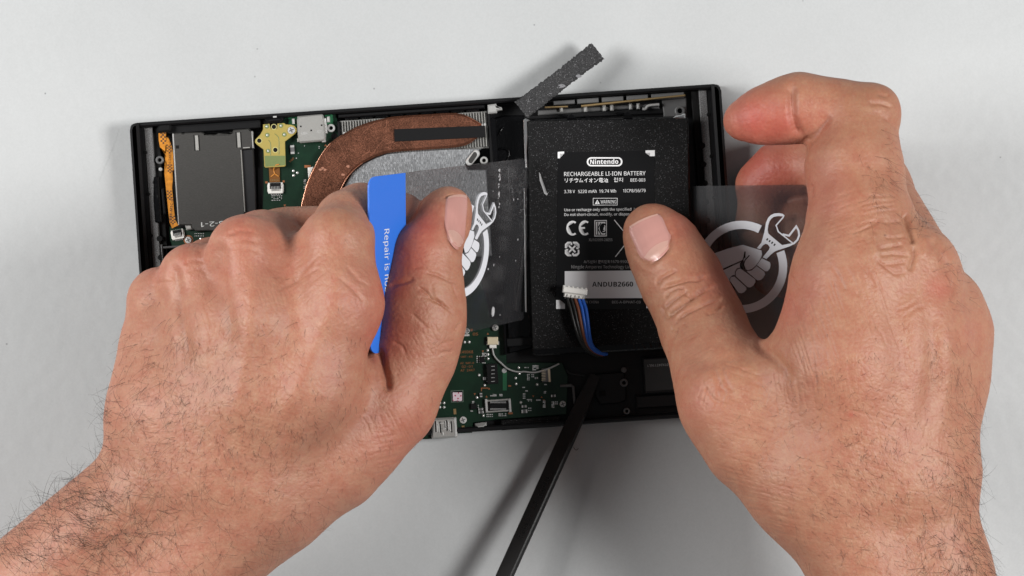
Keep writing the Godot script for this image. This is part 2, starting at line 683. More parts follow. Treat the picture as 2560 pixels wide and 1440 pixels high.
# a chamfered box: centre, width and depth in plan units at height h1
func block(called: String, x: float, y: float, w: float, d: float, h0: float, h1: float, bevel: float, m: Material, parent: Node = null, turn := TILT) -> MeshInstance3D:
	var s := step(h1)
	var key := "%.3f %.3f %.3f %.3f" % [w * s * 1000, d * s * 1000, h1 - h0, bevel]
	if not kept.has(key):
		var hw := w * s * 0.5
		var hd := d * s * 0.5
		kept[key] = prism(PackedVector2Array([Vector2(-hw, -hd), Vector2(hw, -hd), Vector2(hw, hd), Vector2(-hw, hd)]), 0.0, h1 - h0, bevel)
	var o := put(called, kept[key], m, parent)
	var c := at(x, y, h1)
	seat(o, Vector3(c.x, h0 * 0.001, c.z), Basis(Vector3.UP, turn))
	return o

# a block given in the console's own plan: u to the right along its upper edge, v down
func cu(u: float, v: float) -> Vector2:
	return Vector2(322, 308) + Vector2(0.99774, -0.06714) * u + Vector2(0.06714, 0.99774) * v

func cblock(called: String, u0: float, v0: float, u1: float, v1: float, h0: float, h1: float, bevel: float, m: Material, parent: Node = null) -> MeshInstance3D:
	var c := cu((u0 + u1) * 0.5, (v0 + v1) * 0.5)
	return block(called, c.x, c.y, u1 - u0, v1 - v0, h0, h1, bevel, m, parent)

# a turned shape: profile of [radius, height] in mm from the bottom up
func lathe(profile: Array, sides: int) -> ArrayMesh:
	var key := str(profile) + str(sides)
	if kept.has(key):
		return kept[key]
	var st := SurfaceTool.new()
	st.begin(Mesh.PRIMITIVE_TRIANGLES)
	st.set_smooth_group(-1)
	for i in sides:
		var a := TAU * i / sides
		var b := TAU * (i + 1) / sides
		for k in profile.size() - 1:
			var p: Array = profile[k]
			var q: Array = profile[k + 1]
			var pa := Vector3(cos(a) * p[0], p[1], sin(a) * p[0]) * 0.001
			var pb := Vector3(cos(b) * p[0], p[1], sin(b) * p[0]) * 0.001
			var qa := Vector3(cos(a) * q[0], q[1], sin(a) * q[0]) * 0.001
			var qb := Vector3(cos(b) * q[0], q[1], sin(b) * q[0]) * 0.001
			if p[0] > 0.0:
				face3(st, pa, pb, qb)
			if q[0] > 0.0:
				face3(st, pa, qb, qa)
	kept[key] = from_tool(st)
	return kept[key]

func turned(called: String, x: float, y: float, h: float, profile: Array, sides: int, m: Material, parent: Node = null) -> MeshInstance3D:
	var o := put(called, lathe(profile, sides), m, parent)
	seat(o, at(x, y, h))
	return o

func tube_into(st: SurfaceTool, path: PackedVector3Array, r0: float, r1: float, sides: int) -> void:
	var n := path.size()
	var rings := []
	var side := Vector3.ZERO
	for i in n:
		var dir := (path[mini(i + 1, n - 1)] - path[maxi(i - 1, 0)]).normalized()
		if i == 0:
			side = dir.cross(Vector3.UP if absf(dir.y) < 0.9 else Vector3.RIGHT).normalized()
		side = (side - dir * side.dot(dir)).normalized()
		var other := dir.cross(side)
		var ring := PackedVector3Array()
		var r := lerpf(r0, r1, float(i) / (n - 1))
		for k in sides:
			ring.append(path[i] + (side * cos(TAU * k / sides) + other * sin(TAU * k / sides)) * r)
		rings.append(ring)
	for i in n - 1:
		for k in sides:
			var l := (k + 1) % sides
			face4(st, rings[i][k], rings[i][l], rings[i + 1][l], rings[i + 1][k])

func curve(points: Array, count: int) -> PackedVector3Array:
	# a smooth line through plan points [x, y, h]
	var out := PackedVector3Array()
	var n := points.size() - 1
	for i in count + 1:
		var t := float(i) / count * n
		var k := mini(int(t), n - 1)
		var f := t - k
		var p: Array = []
		for j in [k - 1, k, k + 1, k + 2]:
			var q: Array = points[clampi(j, 0, n)]
			p.append(at(q[0], q[1], q[2]))
		out.append(p[1].cubic_interpolate(p[2], p[0], p[3], f))
	return out

func wire(called: String, points: Array, radius: float, m: Material, parent: Node = null, count := 24, sides := 8) -> MeshInstance3D:
	var path := curve(points, count)
	var o0 := path[0]
	for i in path.size():
		path[i] -= o0
	var st := SurfaceTool.new()
	st.begin(Mesh.PRIMITIVE_TRIANGLES)
	st.set_smooth_group(0)
	tube_into(st, path, radius * 0.001, radius * 0.001, sides)
	st.index()
	var o := put(called, from_tool(st), m, parent)
	seat(o, o0)
	return o

# lettering lying flat: centre of the text box, width and height of its capitals in plan units
var fonts := {}

func letters(text: String, bold: bool, mono := false) -> TextMesh:
	var key := text + str(bold) + str(mono)
	if not kept.has(key):
		var fk := str(bold) + str(mono)
		if not fonts.has(fk):
			var sf := SystemFont.new()
			sf.font_names = PackedStringArray(["Droid Sans Mono" if mono else "Droid Sans"])
			sf.font_weight = 700 if bold else 400
			fonts[fk] = sf
		var t := TextMesh.new()
		t.font = fonts[fk]
		t.text = text
		t.font_size = 64
		t.pixel_size = 0.005
		t.depth = 0.01
		t.curve_step = 2.0
		kept[key] = t
	return kept[key]

func words(text: String, x: float, y: float, w: float, cap: float, h: float, m: Material, parent: Node, turn := 0.0, bold := false, mono := false, called := "lettering") -> MeshInstance3D:
	var t := letters(text, bold, mono)
	var box := t.get_aabb()
	var s := step(h)
	var o := put(called, t, m, parent)
	var basis := Basis(Vector3.UP, turn) * Basis(Vector3.RIGHT, -PI / 2)
	basis = basis * Basis.from_scale(Vector3(w * s / box.size.x, cap * s / 0.235, 0.004))
	seat(o, at(x, y, h) - basis * Vector3(box.get_center().x, 0.008, 0), basis)
	return o
# ---------------------------------------------------------------- the opened console
func screw(called: String, x: float, y: float, h: float, r: float, parent: Node, bright := true) -> void:
	# r in mm: a domed head with a cross slot
	var o := turned(called, x, y, h, [[r, 0.0], [r, 0.35], [r * 0.85, 0.5], [0.0, 0.58]], 14, M.steel_bright if bright else M.steel, parent)
	if parent == o.get_parent() and o.get_parent().get_parent() == self:
		for k in 2:
			var s := BoxMesh.new()
			s.size = Vector3(r * 1.25, 0.12, r * 0.28) * 0.001
			var b := put("cross_slot", s, M.dim_plastic, o)
			b.position = Vector3(0, 0.00056 + k * 0.00001, 0)
			b.rotation.y = 0.4 + k * PI / 2

func boss(x: float, y: float, h: float, r: float, m: Material, parent: Node) -> void:
	var o := turned("screw_post", x, y, h, [[r, -3.0], [r, 0.0], [r * 0.8, 0.15], [r * 0.52, 0.1], [r * 0.48, -1.2], [0.0, -1.2]], 16, m, parent)
	turned("post_hole", x, y, h - 1.1, [[r * 0.46, 0.0], [0.0, 0.02]], 12, M.black_mat, o)

func zig(pts: Array, ox: float, oy: float, k: float) -> Array:
	var out := []
	for p in pts:
		out.append([ox + p[0] / k, oy + p[1] / k])
	return out

func console() -> void:
	var t := thing("game_console", "opened black handheld game console, back cover removed, board and copper heat pipe bare", "game console", at(1095, 672, 0))
	# shell
	slab("shell_floor", [cu_a(6, 4), cu_a(1478, 4), cu_a(1478, 824), cu_a(6, 824)], 0.2, 2.6, 0, M.black, t)
	slab("upper_wall", [cu_a(20, 0), cu_a(1464, 0), cu_a(1464, 11), cu_a(20, 11)], 0.1, 9.2, 0.5, M.black, t)
	slab("lower_wall", [cu_a(26, 815), cu_a(1460, 815), cu_a(1460, 828), cu_a(26, 828)], 0.1, 7.6, 0.5, M.black, t)
	for s in 2:
		var rim := []
		for p in [[0, 18], [3, 8], [9, 2], [18, 0], [24, 0], [24, 829], [18, 829], [8, 826], [2, 818], [0, 808]]:
			rim.append(cu_a(p[0] if s == 0 else 1484 - p[0], p[1]))
		slab("side_rim", rim, 0.0, 10.6, 0.9, M.black, t)
		var e := 0.0 if s == 0 else 1484.0
		var k := 1.0 if s == 0 else -1.0
		cblock("side_ledge", minf(e + k * 24.5, e + k * 36), 12, maxf(e + k * 24.5, e + k * 36), 815, 2.6, 6.6, 0.2, M.black, t)
		var strip := cblock("rail_strip", minf(e + k * 36.2, e + k * 57), 14, maxf(e + k * 36.2, e + k * 57), 815, 2.6, 6.9, 0.3, M.rail, t)
		for q in 6:
			turned("rail_stud", cu(e + k * 37, 76 + q * 104).x, cu(e + k * 37, 76 + q * 104).y, 6.9, [[0.62, -1.0], [0.62, 0.05], [0.0, 0.12]], 12, M.black_mat, strip)
			turned("rail_notch", cu(e + k * 57, 152 + q * 47).x, cu(e + k * 57, 152 + q * 47).y, 6.9, [[1.0, -1.0], [1.0, 0.05], [0.0, 0.1]], 12, M.black_mat, strip)
		cblock("inner_wall", minf(e + k * 57.3, e + k * 76), 14, maxf(e + k * 57.3, e + k * 76), 815, 2.6, 5.4, 0.3, M.black_mat, t)
	# upper edge inner pieces
	cblock("inner_shelf", 78, 12, 330, 34, 2.6, 6.2, 0.3, M.black, t)
	cblock("inner_shelf", 332, 11.5, 520, 26, 2.6, 5.0, 0.3, M.black, t)
	cblock("grille_bar", 524, 13, 890, 22, 2.6, 8.0, 0.3, M.black, t)
	for k in 9:
		cblock("grille_slot", 540 + k * 38, 22.5, 572 + k * 38, 27, 2.6, 7.4, 0.2, M.black_gloss, t)
	# card slot and its cover plate
	slab("card_slot_plate", [[430, 333], [452, 331], [457, 334], [463, 331], [502, 330], [510, 332], [513, 337], [570, 336], [574, 331], [581, 330], [583, 324], [622, 321], [625, 325], [631, 327], [631, 371], [602, 374], [612, 530], [614, 578], [516, 577], [490, 578], [481, 572], [478, 563], [447, 563]], 4.2, 8.4, 0.35, M.steel_dark, t)
	for sl in [[492, 357], [597, 350]]:
		var sp := block("spring_tab", sl[0], sl[1], 8, 38, 8.38, 8.7, 0.12, M.steel, t)
		for g in [-6, 6]:
			block("spring_gap", sl[0] + g, sl[1], 1.8, 40, 8.35, 8.46, 0, M.black_mat, sp)
	block("plate_hole", 443.5, 367.5, 8, 8, 8.3, 8.46, 0, M.black_mat, t)
	slab("plate_edge_highlight", [[430.5, 334], [434, 334], [441, 450], [448.5, 562], [445.5, 562], [437.5, 450]], 5.0, 8.62, 0.2, M.steel_bright, t)  # edge strips: light caught on the plate's bevels, put in as paler metal
	block("plate_edge_highlight", 607, 452, 2.6, 156, 5.0, 8.5, 0.2, M.steel, t, 0.064)
	block("plate_edge_highlight", 631, 349, 2.6, 42, 5.0, 8.5, 0.2, M.steel_bright, t)
	block("plate_stamp", 616, 369, 17, 2.4, 8.3, 8.5, 0, M.steel, t)
	words("B-2-1", 532, 560, 58, 12, 8.43, M.pale_print, t, TILT + PI, false, false)
	slab("side_plate", [[604, 375], [633, 372], [637, 450], [641, 530], [642, 566], [616, 568], [611, 500]], 4.0, 7.6, 0.3, mat(Color(0.02, 0.02, 0.021), 0.3), t)
	slab("dark_gap_strip", [[643, 330], [661, 328], [663, 560], [645, 562]], 3.0, 5.0, 0.2, M.black, t)
	slab("clip", [[462, 563], [478, 561], [481, 573], [466, 576]], 4.0, 8.1, 0.4, M.steel, t)
	# microphone and its orange ribbon
	slab("microphone", [[392, 322], [397, 309], [424, 307], [428, 316], [426, 328], [394, 332]], 4.0, 8.6, 0.6, M.black_mat, t)
	var fl := slab("ribbon_cable", [[396, 331], [415, 330], [416, 352], [429, 364], [433, 384], [434, 424], [428, 434], [430, 470], [434, 520], [438, 550], [446, 563], [430, 571], [424, 556], [421, 530], [415, 470], [411, 434], [416, 416], [417, 392], [412, 378], [400, 368], [397, 352]], 6.6, 6.8, 0, M.flex, t)
	for p in [[408, 345, 14, 30], [423, 372, 12, 22], [425, 422, 13, 22], [424, 488, 12, 24], [432, 550, 13, 22]]:
		for i in 3:
			for j in 6:
				if (i + j) % 2 == 0:
					block("print_check", p[0] + (i - 1) * p[2] / 3.0 + (j - 3) * 0.25, p[1] + (j - 2.5) * p[3] / 6.0, p[2] / 3.2, p[3] / 6.5, 6.79, 6.83, 0, M.flex_print, fl)
	words("BEE-MIC-01", 428, 522, 58, 6, 6.83, M.flex_print, fl, PI / 2 - 0.08, true)
	words("2-055-2441", 424, 405, 44, 5, 6.83, M.flex_print, fl, PI / 2, false)
	words("CA", 406, 336, 9, 6, 6.83, M.flex_print, fl, PI / 2, false)
	socket(444, 586, 30, 24, TILT + 0.12, 6.2, t)
	boss(399, 400, 7.4, 1.35, M.dim_plastic, t)
	turned("peg", 401, 423, 6.6, [[0.6, -3.0], [0.6, 0.0], [0.0, 0.2]], 10, M.grey_plastic, t)
	slab("catch", [[384, 443], [392, 440], [396, 441], [404, 555], [397, 558], [387, 556], [383, 500]], 3.0, 7.6, 0.5, M.black_gloss, t)
	slab("catch", [[400, 470], [408, 470], [414, 535], [407, 538]], 3.0, 6.8, 0.4, M.black, t)
	block("grey_rail", 405, 632, 5, 42, 3, 7.0, 0.4, M.rail, t)
	block("frame_bar", 432, 617, 50, 5, 3, 6.8, 0.3, M.dim_plastic, t)
	# boards
	var pcb := slab("circuit_board", [[424, 566], [480, 574], [500, 580], [655, 566], [659, 470], [655, 330], [722, 288], [840, 283], [846, 330], [862, 360], [870, 480], [1150, 470], [1225, 796], [1264, 800], [1266, 908], [1405, 906], [1420, 940], [1416, 1036], [1240, 1049], [1182, 1057], [1180, 1082], [1142, 1084], [1140, 1094], [1066, 1098], [700, 1096], [560, 900], [440, 640], [425, 600]], 4.9, 6.0, 0.15, M.pcb, t)
	slab("board_tab", [[720, 292], [744, 290], [744, 316], [722, 318]], 5.9, 6.15, 0.05, M.pcb_pale, t)
	slab("board_tab", [[812, 288], [831, 286], [834, 312], [814, 312]], 5.9, 6.15, 0.05, M.pcb_pale, t)
	# headphone socket on its little olive board
	slab("headphone_socket", [[661, 297], [681, 292], [705, 291], [709, 298], [701, 306], [669, 309]], 5.0, 9.4, 0.8, M.black, t)
	block("socket_glint", 687, 292, 9, 4, 9.0, 9.5, 0.1, M.steel_bright, t)
	var ab := slab("headphone_board", zig([[96, 172], [190, 162], [210, 230], [250, 235], [290, 225], [292, 160], [390, 152], [410, 172], [480, 176], [530, 190], [560, 225], [565, 265], [540, 300], [400, 410], [410, 740], [395, 755], [130, 770], [115, 755], [104, 520], [10, 450], [-15, 420], [-12, 385], [60, 310], [98, 240]], 640, 280, 5.538), 7.6, 8.4, 0.12, M.olive, t)
	slab("contact_field", zig([[118, 605], [405, 605], [408, 735], [130, 758]], 640, 280, 5.538), 8.35, 8.45, 0, M.olive_green, ab)
	for p in [[150, 200], [345, 190], [157, 320], [392, 312], [168, 540]]:
		var pad := turned("solder_pad", 640 + p[0] / 5.538, 280 + p[1] / 5.538, 8.4, [[0.78, 0.0], [0.74, 0.06], [0.0, 0.07]], 14, M.olive_green, ab)
		turned("pin", 640 + p[0] / 5.538, 280 + p[1] / 5.538, 8.45, [[0.4, 0.0], [0.3, 0.2], [0.0, 0.26]], 10, M.solder, ab)
	for p in [[45, 397], [268, 525], [248, 205]]:
		var ring := turned("hole_ring", 640 + p[0] / 5.538, 280 + p[1] / 5.538, 8.4, [[0.98, 0.0], [0.94, 0.05], [0.0, 0.05]], 16, M.olive_edge, ab)
		turned("hole", 640 + p[0] / 5.538, 280 + p[1] / 5.538, 8.45, [[0.76, 0.0], [0.0, 0.015]], 14, M.black_mat, ab)
	for p in [[[175, 390], [200, 430], [205, 500]], [[260, 300], [310, 350], [320, 420]], [[320, 420], [318, 590]], [[205, 500], [200, 600]]]:
		wire("trace", p.map(func(q): return [640 + q[0] / 5.538, 280 + q[1] / 5.538, 8.39]), 0.12, M.olive_green, ab, 8, 6)
	screw("screw", 728.6, 326, 8.4, 1.25, t)
	slab("ribbon_cable", [[672, 419], [699, 418], [700, 455], [674, 456]], 6.3, 6.5, 0, M.flex_dark, t)
	wire("ribbon_mark", [[698, 411, 8.5], [688, 414, 8.3], [684, 425, 6.7], [686, 434, 6.6], [677, 442, 6.6]], 0.22, mat(Color(0.5, 0.2, 0.03), 0.5), t, 14, 6)
	wire("ribbon_mark", [[686, 434, 6.6], [697, 441, 6.6]], 0.22, mat(Color(0.5, 0.2, 0.03), 0.5), t, 4, 6)
	words("HPWJ01", 687, 450, 22, 4.5, 6.53, M.gold, t, 0.03, false)
	socket(688.5, 470, 37, 27, 0.03, 6.2, t)
	# USB port on the upper edge
	var up := slab("usb_shield", [[744, 290], [804, 284], [807, 287], [810, 296], [814, 340], [812, 352], [750, 357], [745, 352], [742, 300]], 5.5, 9.2, 0.5, M.steel, t)
	for p in [[747, 300, 6, 20], [812, 303, 7, 16], [815, 322, 5, 22], [748, 350, 10, 9], [809, 351, 9, 8], [733, 303, 6, 13], [821, 298, 6, 14]]:
		block("shield_leg", p[0], p[1], p[2], p[3], 5.5, 8.7, 0.3, M.steel_bright, up)
	words("48N", 760, 333, 17, 6.5, 9.22, M.steel_bright, up, 0.05)
	words("01", 798, 329, 10, 6, 9.22, M.steel_bright, up, 0.05)
	for p in [[778, 326], [752, 316], [804, 313]]:
		block("shield_dimple", p[0], p[1], 4, 4, 9.15, 9.26, 0.03, M.black_mat, up)
	boss(827.5, 320, 7.6, 1.35, M.grey_plastic, t)
	turned("board_hole", 836, 341, 6.0, [[1.15, 0.0], [1.1, 0.03], [0.0, 0.03]], 16, M.black_mat, t)
	# heat sink
	var hs := thing_part("heat_sink", t)
	cblock("fin_base", 528, 30, 894, 122, 3.0, 5.2, 0, M.steel, hs)
	for k in 53:
		var u := 531.0 + k * 6.86
		cblock("fin", u, 31, u + 2.3, 118, 5.2, 7.6, 0.1, M.steel, hs)
	for k in 12:
		cblock("fin_crimp", 533 + k * 6.86, 58, 538 + k * 6.86, 64, 7.5, 7.9, 0.1, M.steel_bright, hs)
		cblock("fin_crimp", 810 + k * 6.86, 60, 815 + k * 6.86, 66, 7.5, 7.9, 0.1, M.steel_bright, hs)
	cblock("fin_frame", 520, 30, 526, 124, 3.0, 8.2, 0.2, M.black, hs)
	cblock("fin_frame", 896, 28, 903, 190, 3.0, 8.2, 0.2, M.black, hs)
	slab("heat_plate", [[1204, 371], [1198, 376], [1164, 412], [1170, 424], [1216, 424], [1230, 640], [880, 660], [858, 600], [852, 500], [862, 462], [880, 432], [908, 409], [938, 394], [966, 384], [1024, 378], [1126, 372]], 5.5, 7.4, 0.3, M.alu, t)
	var hp := slab("heat_pipe", [[742, 580], [750, 528], [763, 473], [773, 445], [787, 415], [804, 384], [825, 357], [843, 343], [864, 331], [892, 316], [922, 305], [952, 297], [983, 291], [1030, 287.5], [1068, 285.5], [1110, 282.5], [1141, 282], [1160, 286], [1181, 296], [1200, 308], [1208, 318], [1206, 332], [1192, 345], [1178, 356], [1164, 363], [1146, 367], [1126, 369.5], [1075, 373], [1024, 376.5], [990, 379], [966, 382.5], [937, 392], [907, 407], [890, 420], [878, 432], [867, 446], [858, 462], [850, 480], [840, 520], [836, 580]], 6.2, 9.0, 0.75, M.copper, t)
	for e in [[[743, 578], [751, 528], [764, 473], [774, 445], [788, 415], [805, 384], [826, 357.5]], [[906, 407.5], [889, 421], [877, 433], [866, 447], [857, 463], [849, 481], [840, 520]], [[1204, 311], [1184, 299], [1166, 290]]]:
		wire("bare_edge", e.map(func(q): return [q[0], q[1], 8.55]), 0.17, M.copper_edge, hp, 20, 5)
	var nick := FastNoiseLite.new()
	for p in [[806, 421], [812, 424], [801, 424], [870, 416], [858, 437]]:
		var pts := []
		for k in 9:
			pts.append([p[0] + cos(TAU * k / 9) * (3.2 + 2.4 * rng.randf()), p[1] + sin(TAU * k / 9) * (2.0 + 2.2 * rng.randf())])
		slab("bare_patch", pts, 8.95, 9.03, 0, mat(Color(0.62, 0.3, 0.2), 0.4, 0.7), hp)
	slab("tape_strip", [[985, 323], [1212, 314], [1214, 343], [986, 354]], 8.98, 9.45, 0.1, M.tape, t)
	var oval := []
	for k in 16:
		var a := TAU * k / 16
		var q := Vector2(cos(a) * 9.5, sin(a) * 9.5 + (13 if sin(a) > 0 else -13)).rotated(0.66)
		oval.append([1182 + q.x, 394 + q.y])
	var ov := slab("oval_clip", oval, 7.0, 8.3, 0.3, M.steel_bright, t)
	var inner := []
	for q in oval:
		inner.append([1182 + (q[0] - 1182) * 0.62, 394 + (q[1] - 394) * 0.72])
	slab("clip_recess", inner, 8.2, 8.36, 0.04, M.steel_dark, ov)
	boss(1210, 401, 7.6, 1.3, M.grey_plastic, t)
	slab("white_catch", [[1219, 262], [1240, 259], [1243, 266], [1254, 268], [1256, 274], [1243, 276], [1242, 282], [1220, 284]], 5.0, 9.4, 0.5, M.grey_plastic, t)
	# battery bay
	slab("bay_wall", [[1224, 300], [1231, 292], [1240, 298], [1246, 400], [1268, 884], [1262, 888], [1241, 500]], 3.0, 8.4, 0.25, M.black_gloss, t)
	slab("bay_film", [[1236, 296], [1262, 289], [1310, 288], [1318, 400], [1330, 870], [1272, 884], [1250, 500]], 2.5, 4.4, 0.3, M.black_gloss, t)
	for p in [[[1238, 300, 4.6], [1236, 330, 4.8], [1240, 360, 4.6], [1236, 392, 4.8]], [[1241, 378, 4.7], [1256, 371, 5.0], [1270, 376, 4.9], [1273, 388, 4.7], [1268, 398, 4.6]], [[1246, 340, 4.6], [1252, 326, 5.0], [1258, 318, 4.6]], [[1270, 420, 4.7], [1277, 560, 4.8], [1288, 760, 4.8]]]:
		wire("glue_thread", p, 0.32, M.black_gloss, t, 20, 6)
	slab("bay_rail", [[1300, 290], [1716, 262], [1718, 282], [1302, 300]], 2.6, 4.0, 0.3, M.black, t)
	cblock("grey_window", 1062, 16, 1116, 26, 2.6, 6.8, 0.2, M.dim_plastic, t)
	for k in 3:
		cblock("grey_window", 1122 + k * 62, 15, 1176 + k * 62, 27, 2.6, 6.8, 0.2, M.dim_plastic, t)
	cblock("grey_window", 1308, 15, 1390, 30, 2.6, 6.8, 0.2, M.dim_plastic, t)
	slab("antenna_board", [[1453, 262], [1713, 235.5], [1714, 240], [1454, 267.5]], 6.0, 8.9, 0.1, M.gold, t)
	slab("antenna_board", [[1362, 266], [1420, 264], [1420, 268], [1362, 270]], 6.0, 8.8, 0.1, M.gold, t)
	slab("grey_ledge", [[1345, 276], [1640, 258], [1650, 262], [1650, 272], [1600, 270], [1345, 288]], 2.6, 5.0, 0.3, M.dim_plastic, t)
	for p in [[1403, 272], [1464, 272], [1511, 270], [1530, 269], [1577, 266], [1596, 265]]:
		block("ledge_peg", p[0], p[1], 8, 14, 3.0, 6.6, 0.4, M.grey_plastic, t)
	wire("ledge_hook", [[1606, 272, 6], [1614, 272, 6], [1622, 264, 6], [1648, 261, 6]], 0.5, M.grey_plastic, t, 14, 6)
	boss(1700, 277, 6.8, 1.75, M.dim_plastic, t)
	slab("corner_plate", [[1655, 250], [1716, 244], [1718, 292], [1660, 292]], 2.6, 4.6, 0.3, M.dim_plastic, t)
	for p in [[1548, 284], [1470, 293], [1412, 288]]:
		var pts := []
		for k in 7:
			pts.append([p[0] + cos(TAU * k / 7) * rng.randf_range(4, 13), p[1] + sin(TAU * k / 7) * rng.randf_range(2, 6)])
		slab("glue_flake", pts, 4.0, 5.6, 0.1, M.black_gloss, t)
	# lower right: speaker and brackets, in the dark between the hands
	cblock("cross_wall", 905, 600, 1420, 622, 2.6, 6.2, 0.3, M.black, t)
	slab("speaker_box", [[1606, 894], [1760, 884], [1768, 978], [1612, 986]], 2.6, 7.4, 0.5, M.black, t)
	slab("speaker_label", [[1610, 900], [1700, 894], [1706, 972], [1615, 978]], 7.38, 7.45, 0, mat(Color(0.012, 0.012, 0.012), 0.6), t)
	words("0TX24I116L1", 1645, 913, 52, 6, 7.48, M.print_grey, t, PI + TILT, false, true)
	slab("lower_bar", [[1590, 990], [1780, 978], [1784, 1010], [1592, 1022]], 2.6, 6.6, 0.4, M.black, t)
	slab("metal_bracket", [[1486, 935], [1560, 930], [1566, 960], [1566, 1000], [1550, 1008], [1500, 1012], [1488, 990]], 3.5, 5.2, 0.3, M.black, t)
	block("bracket_hole", 1506, 983, 16, 14, 5.1, 5.26, 0, M.black_mat, t)
	boss(1560, 957, 6.6, 1.35, M.dim_plastic, t)
	boss(1567, 1028, 6.6, 1.1, M.dim_plastic, t)
	turned("peg", 1560, 925, 6.0, [[0.9, -3.0], [0.9, 0.0], [0.0, 0.2]], 12, M.dim_plastic, t)
	slab("speaker_mesh", [[1252, 1050], [1400, 1040], [1402, 1066], [1254, 1076]], 3.0, 6.2, 0.2, M.foam, t)
	slab("grey_button", [[1187, 1060], [1202, 1057], [1216, 1056], [1217, 1072], [1210, 1079], [1188, 1080]], 3.0, 7.4, 1.0, M.grey_plastic, t)
	slab("corner_frame", [[1400, 962], [1428, 960], [1436, 966], [1440, 1010], [1434, 1010], [1430, 968], [1400, 968]], 4.0, 6.8, 0.2, M.dim_plastic, t)
	# USB port on the lower edge
	var lp := slab("usb_shield", [[1081, 1046], [1140, 1043], [1144, 1092], [1141, 1094], [1080, 1097], [1078, 1092]], 2.0, 8.0, 0.6, M.steel, t)
	block("shield_side", 1138, 1068, 7, 46, 2.4, 8.25, 0.3, M.steel_bright, lp)
	for p in [[1092, 1066, 3, 26], [1097, 1070, 2.5, 22], [1114, 1062, 2.5, 20], [1121, 1064, 3, 24], [1125, 1068, 2.5, 20], [1107, 1084, 3, 9], [1104, 1058, 8, 2.5], [1110, 1072, 8, 2.5]]:
		block("shield_tongue", p[0], p[1], p[2], p[3], 7.9, 8.35, 0.15, M.steel_bright, lp)
	for p in [[1089, 1066, 2], [1101, 1068, 3], [1117, 1064, 2], [1129, 1067, 2.5]]:
		block("shield_gap", p[0], p[1], p[2], 28, 7.9, 8.1, 0, M.black_mat, lp)
	screw("screw", 1158, 1050, 6.0, 1.2, t)
	screw("screw", 1238, 819, 6.6, 1.1, t, false)
	screw("screw", 471, 600, 6.05, 1.15, t)
	turned("copper_ring", 471, 600, 6.0, [[1.65, 0.0], [1.6, 0.05], [0.0, 0.05]], 18, M.orange_print, t)
	screw("screw", 1407, 1010, 6.0, 1.1, t, false)
	board_parts(pcb, t)

func cu_a(u: float, v: float) -> Array:
	var p := cu(u, v)
	return [p.x, p.y]

func thing_part(called: String, parent: Node) -> Node3D:
	var o := Node3D.new()
	o.name = numbered(called, parent)
	parent.add_child(o, true)
	return o

# a white flat-cable socket with a dark latch
func socket(x: float, y: float, w: float, d: float, turn: float, h: float, parent: Node) -> void:
	var o := block("ribbon_socket", x, y, w, d, h - 0.3, h + 0.9, 0.15, M.white_plastic, parent, turn)
	var s := step(h) * 1000.0
	var l := BoxMesh.new()
	l.size = Vector3(w * 0.72, 0.4 / s, d * 0.56) * step(h)
	put("latch", l, M.black, o).position = Vector3(0, 0.00125, -d * 0.2 * step(h))
	for k in 6:
		var b := BoxMesh.new()
		b.size = Vector3(1.3, 3, d * 0.42) * step(h)
		put("contact", b, M.solder, o).position = Vector3((k - 2.5) * w * 0.1, 10.5, d * 0.06) * step(h)
		var c := BoxMesh.new()
		c.size = Vector3(1.8, 4, 4) * step(h)
		put("solder_foot", c, M.solder, o).position = Vector3((k - 2.5) * w * 0.12, 2, d * 0.55) * step(h)
	for k in [-1, 1]:
		var b := BoxMesh.new()
		b.size = Vector3(3.5, 4, d * 0.7) * step(h)
		put("side_tab", b, M.white_plastic, o).position = Vector3(k * w * 0.5, 4, 0) * step(h)

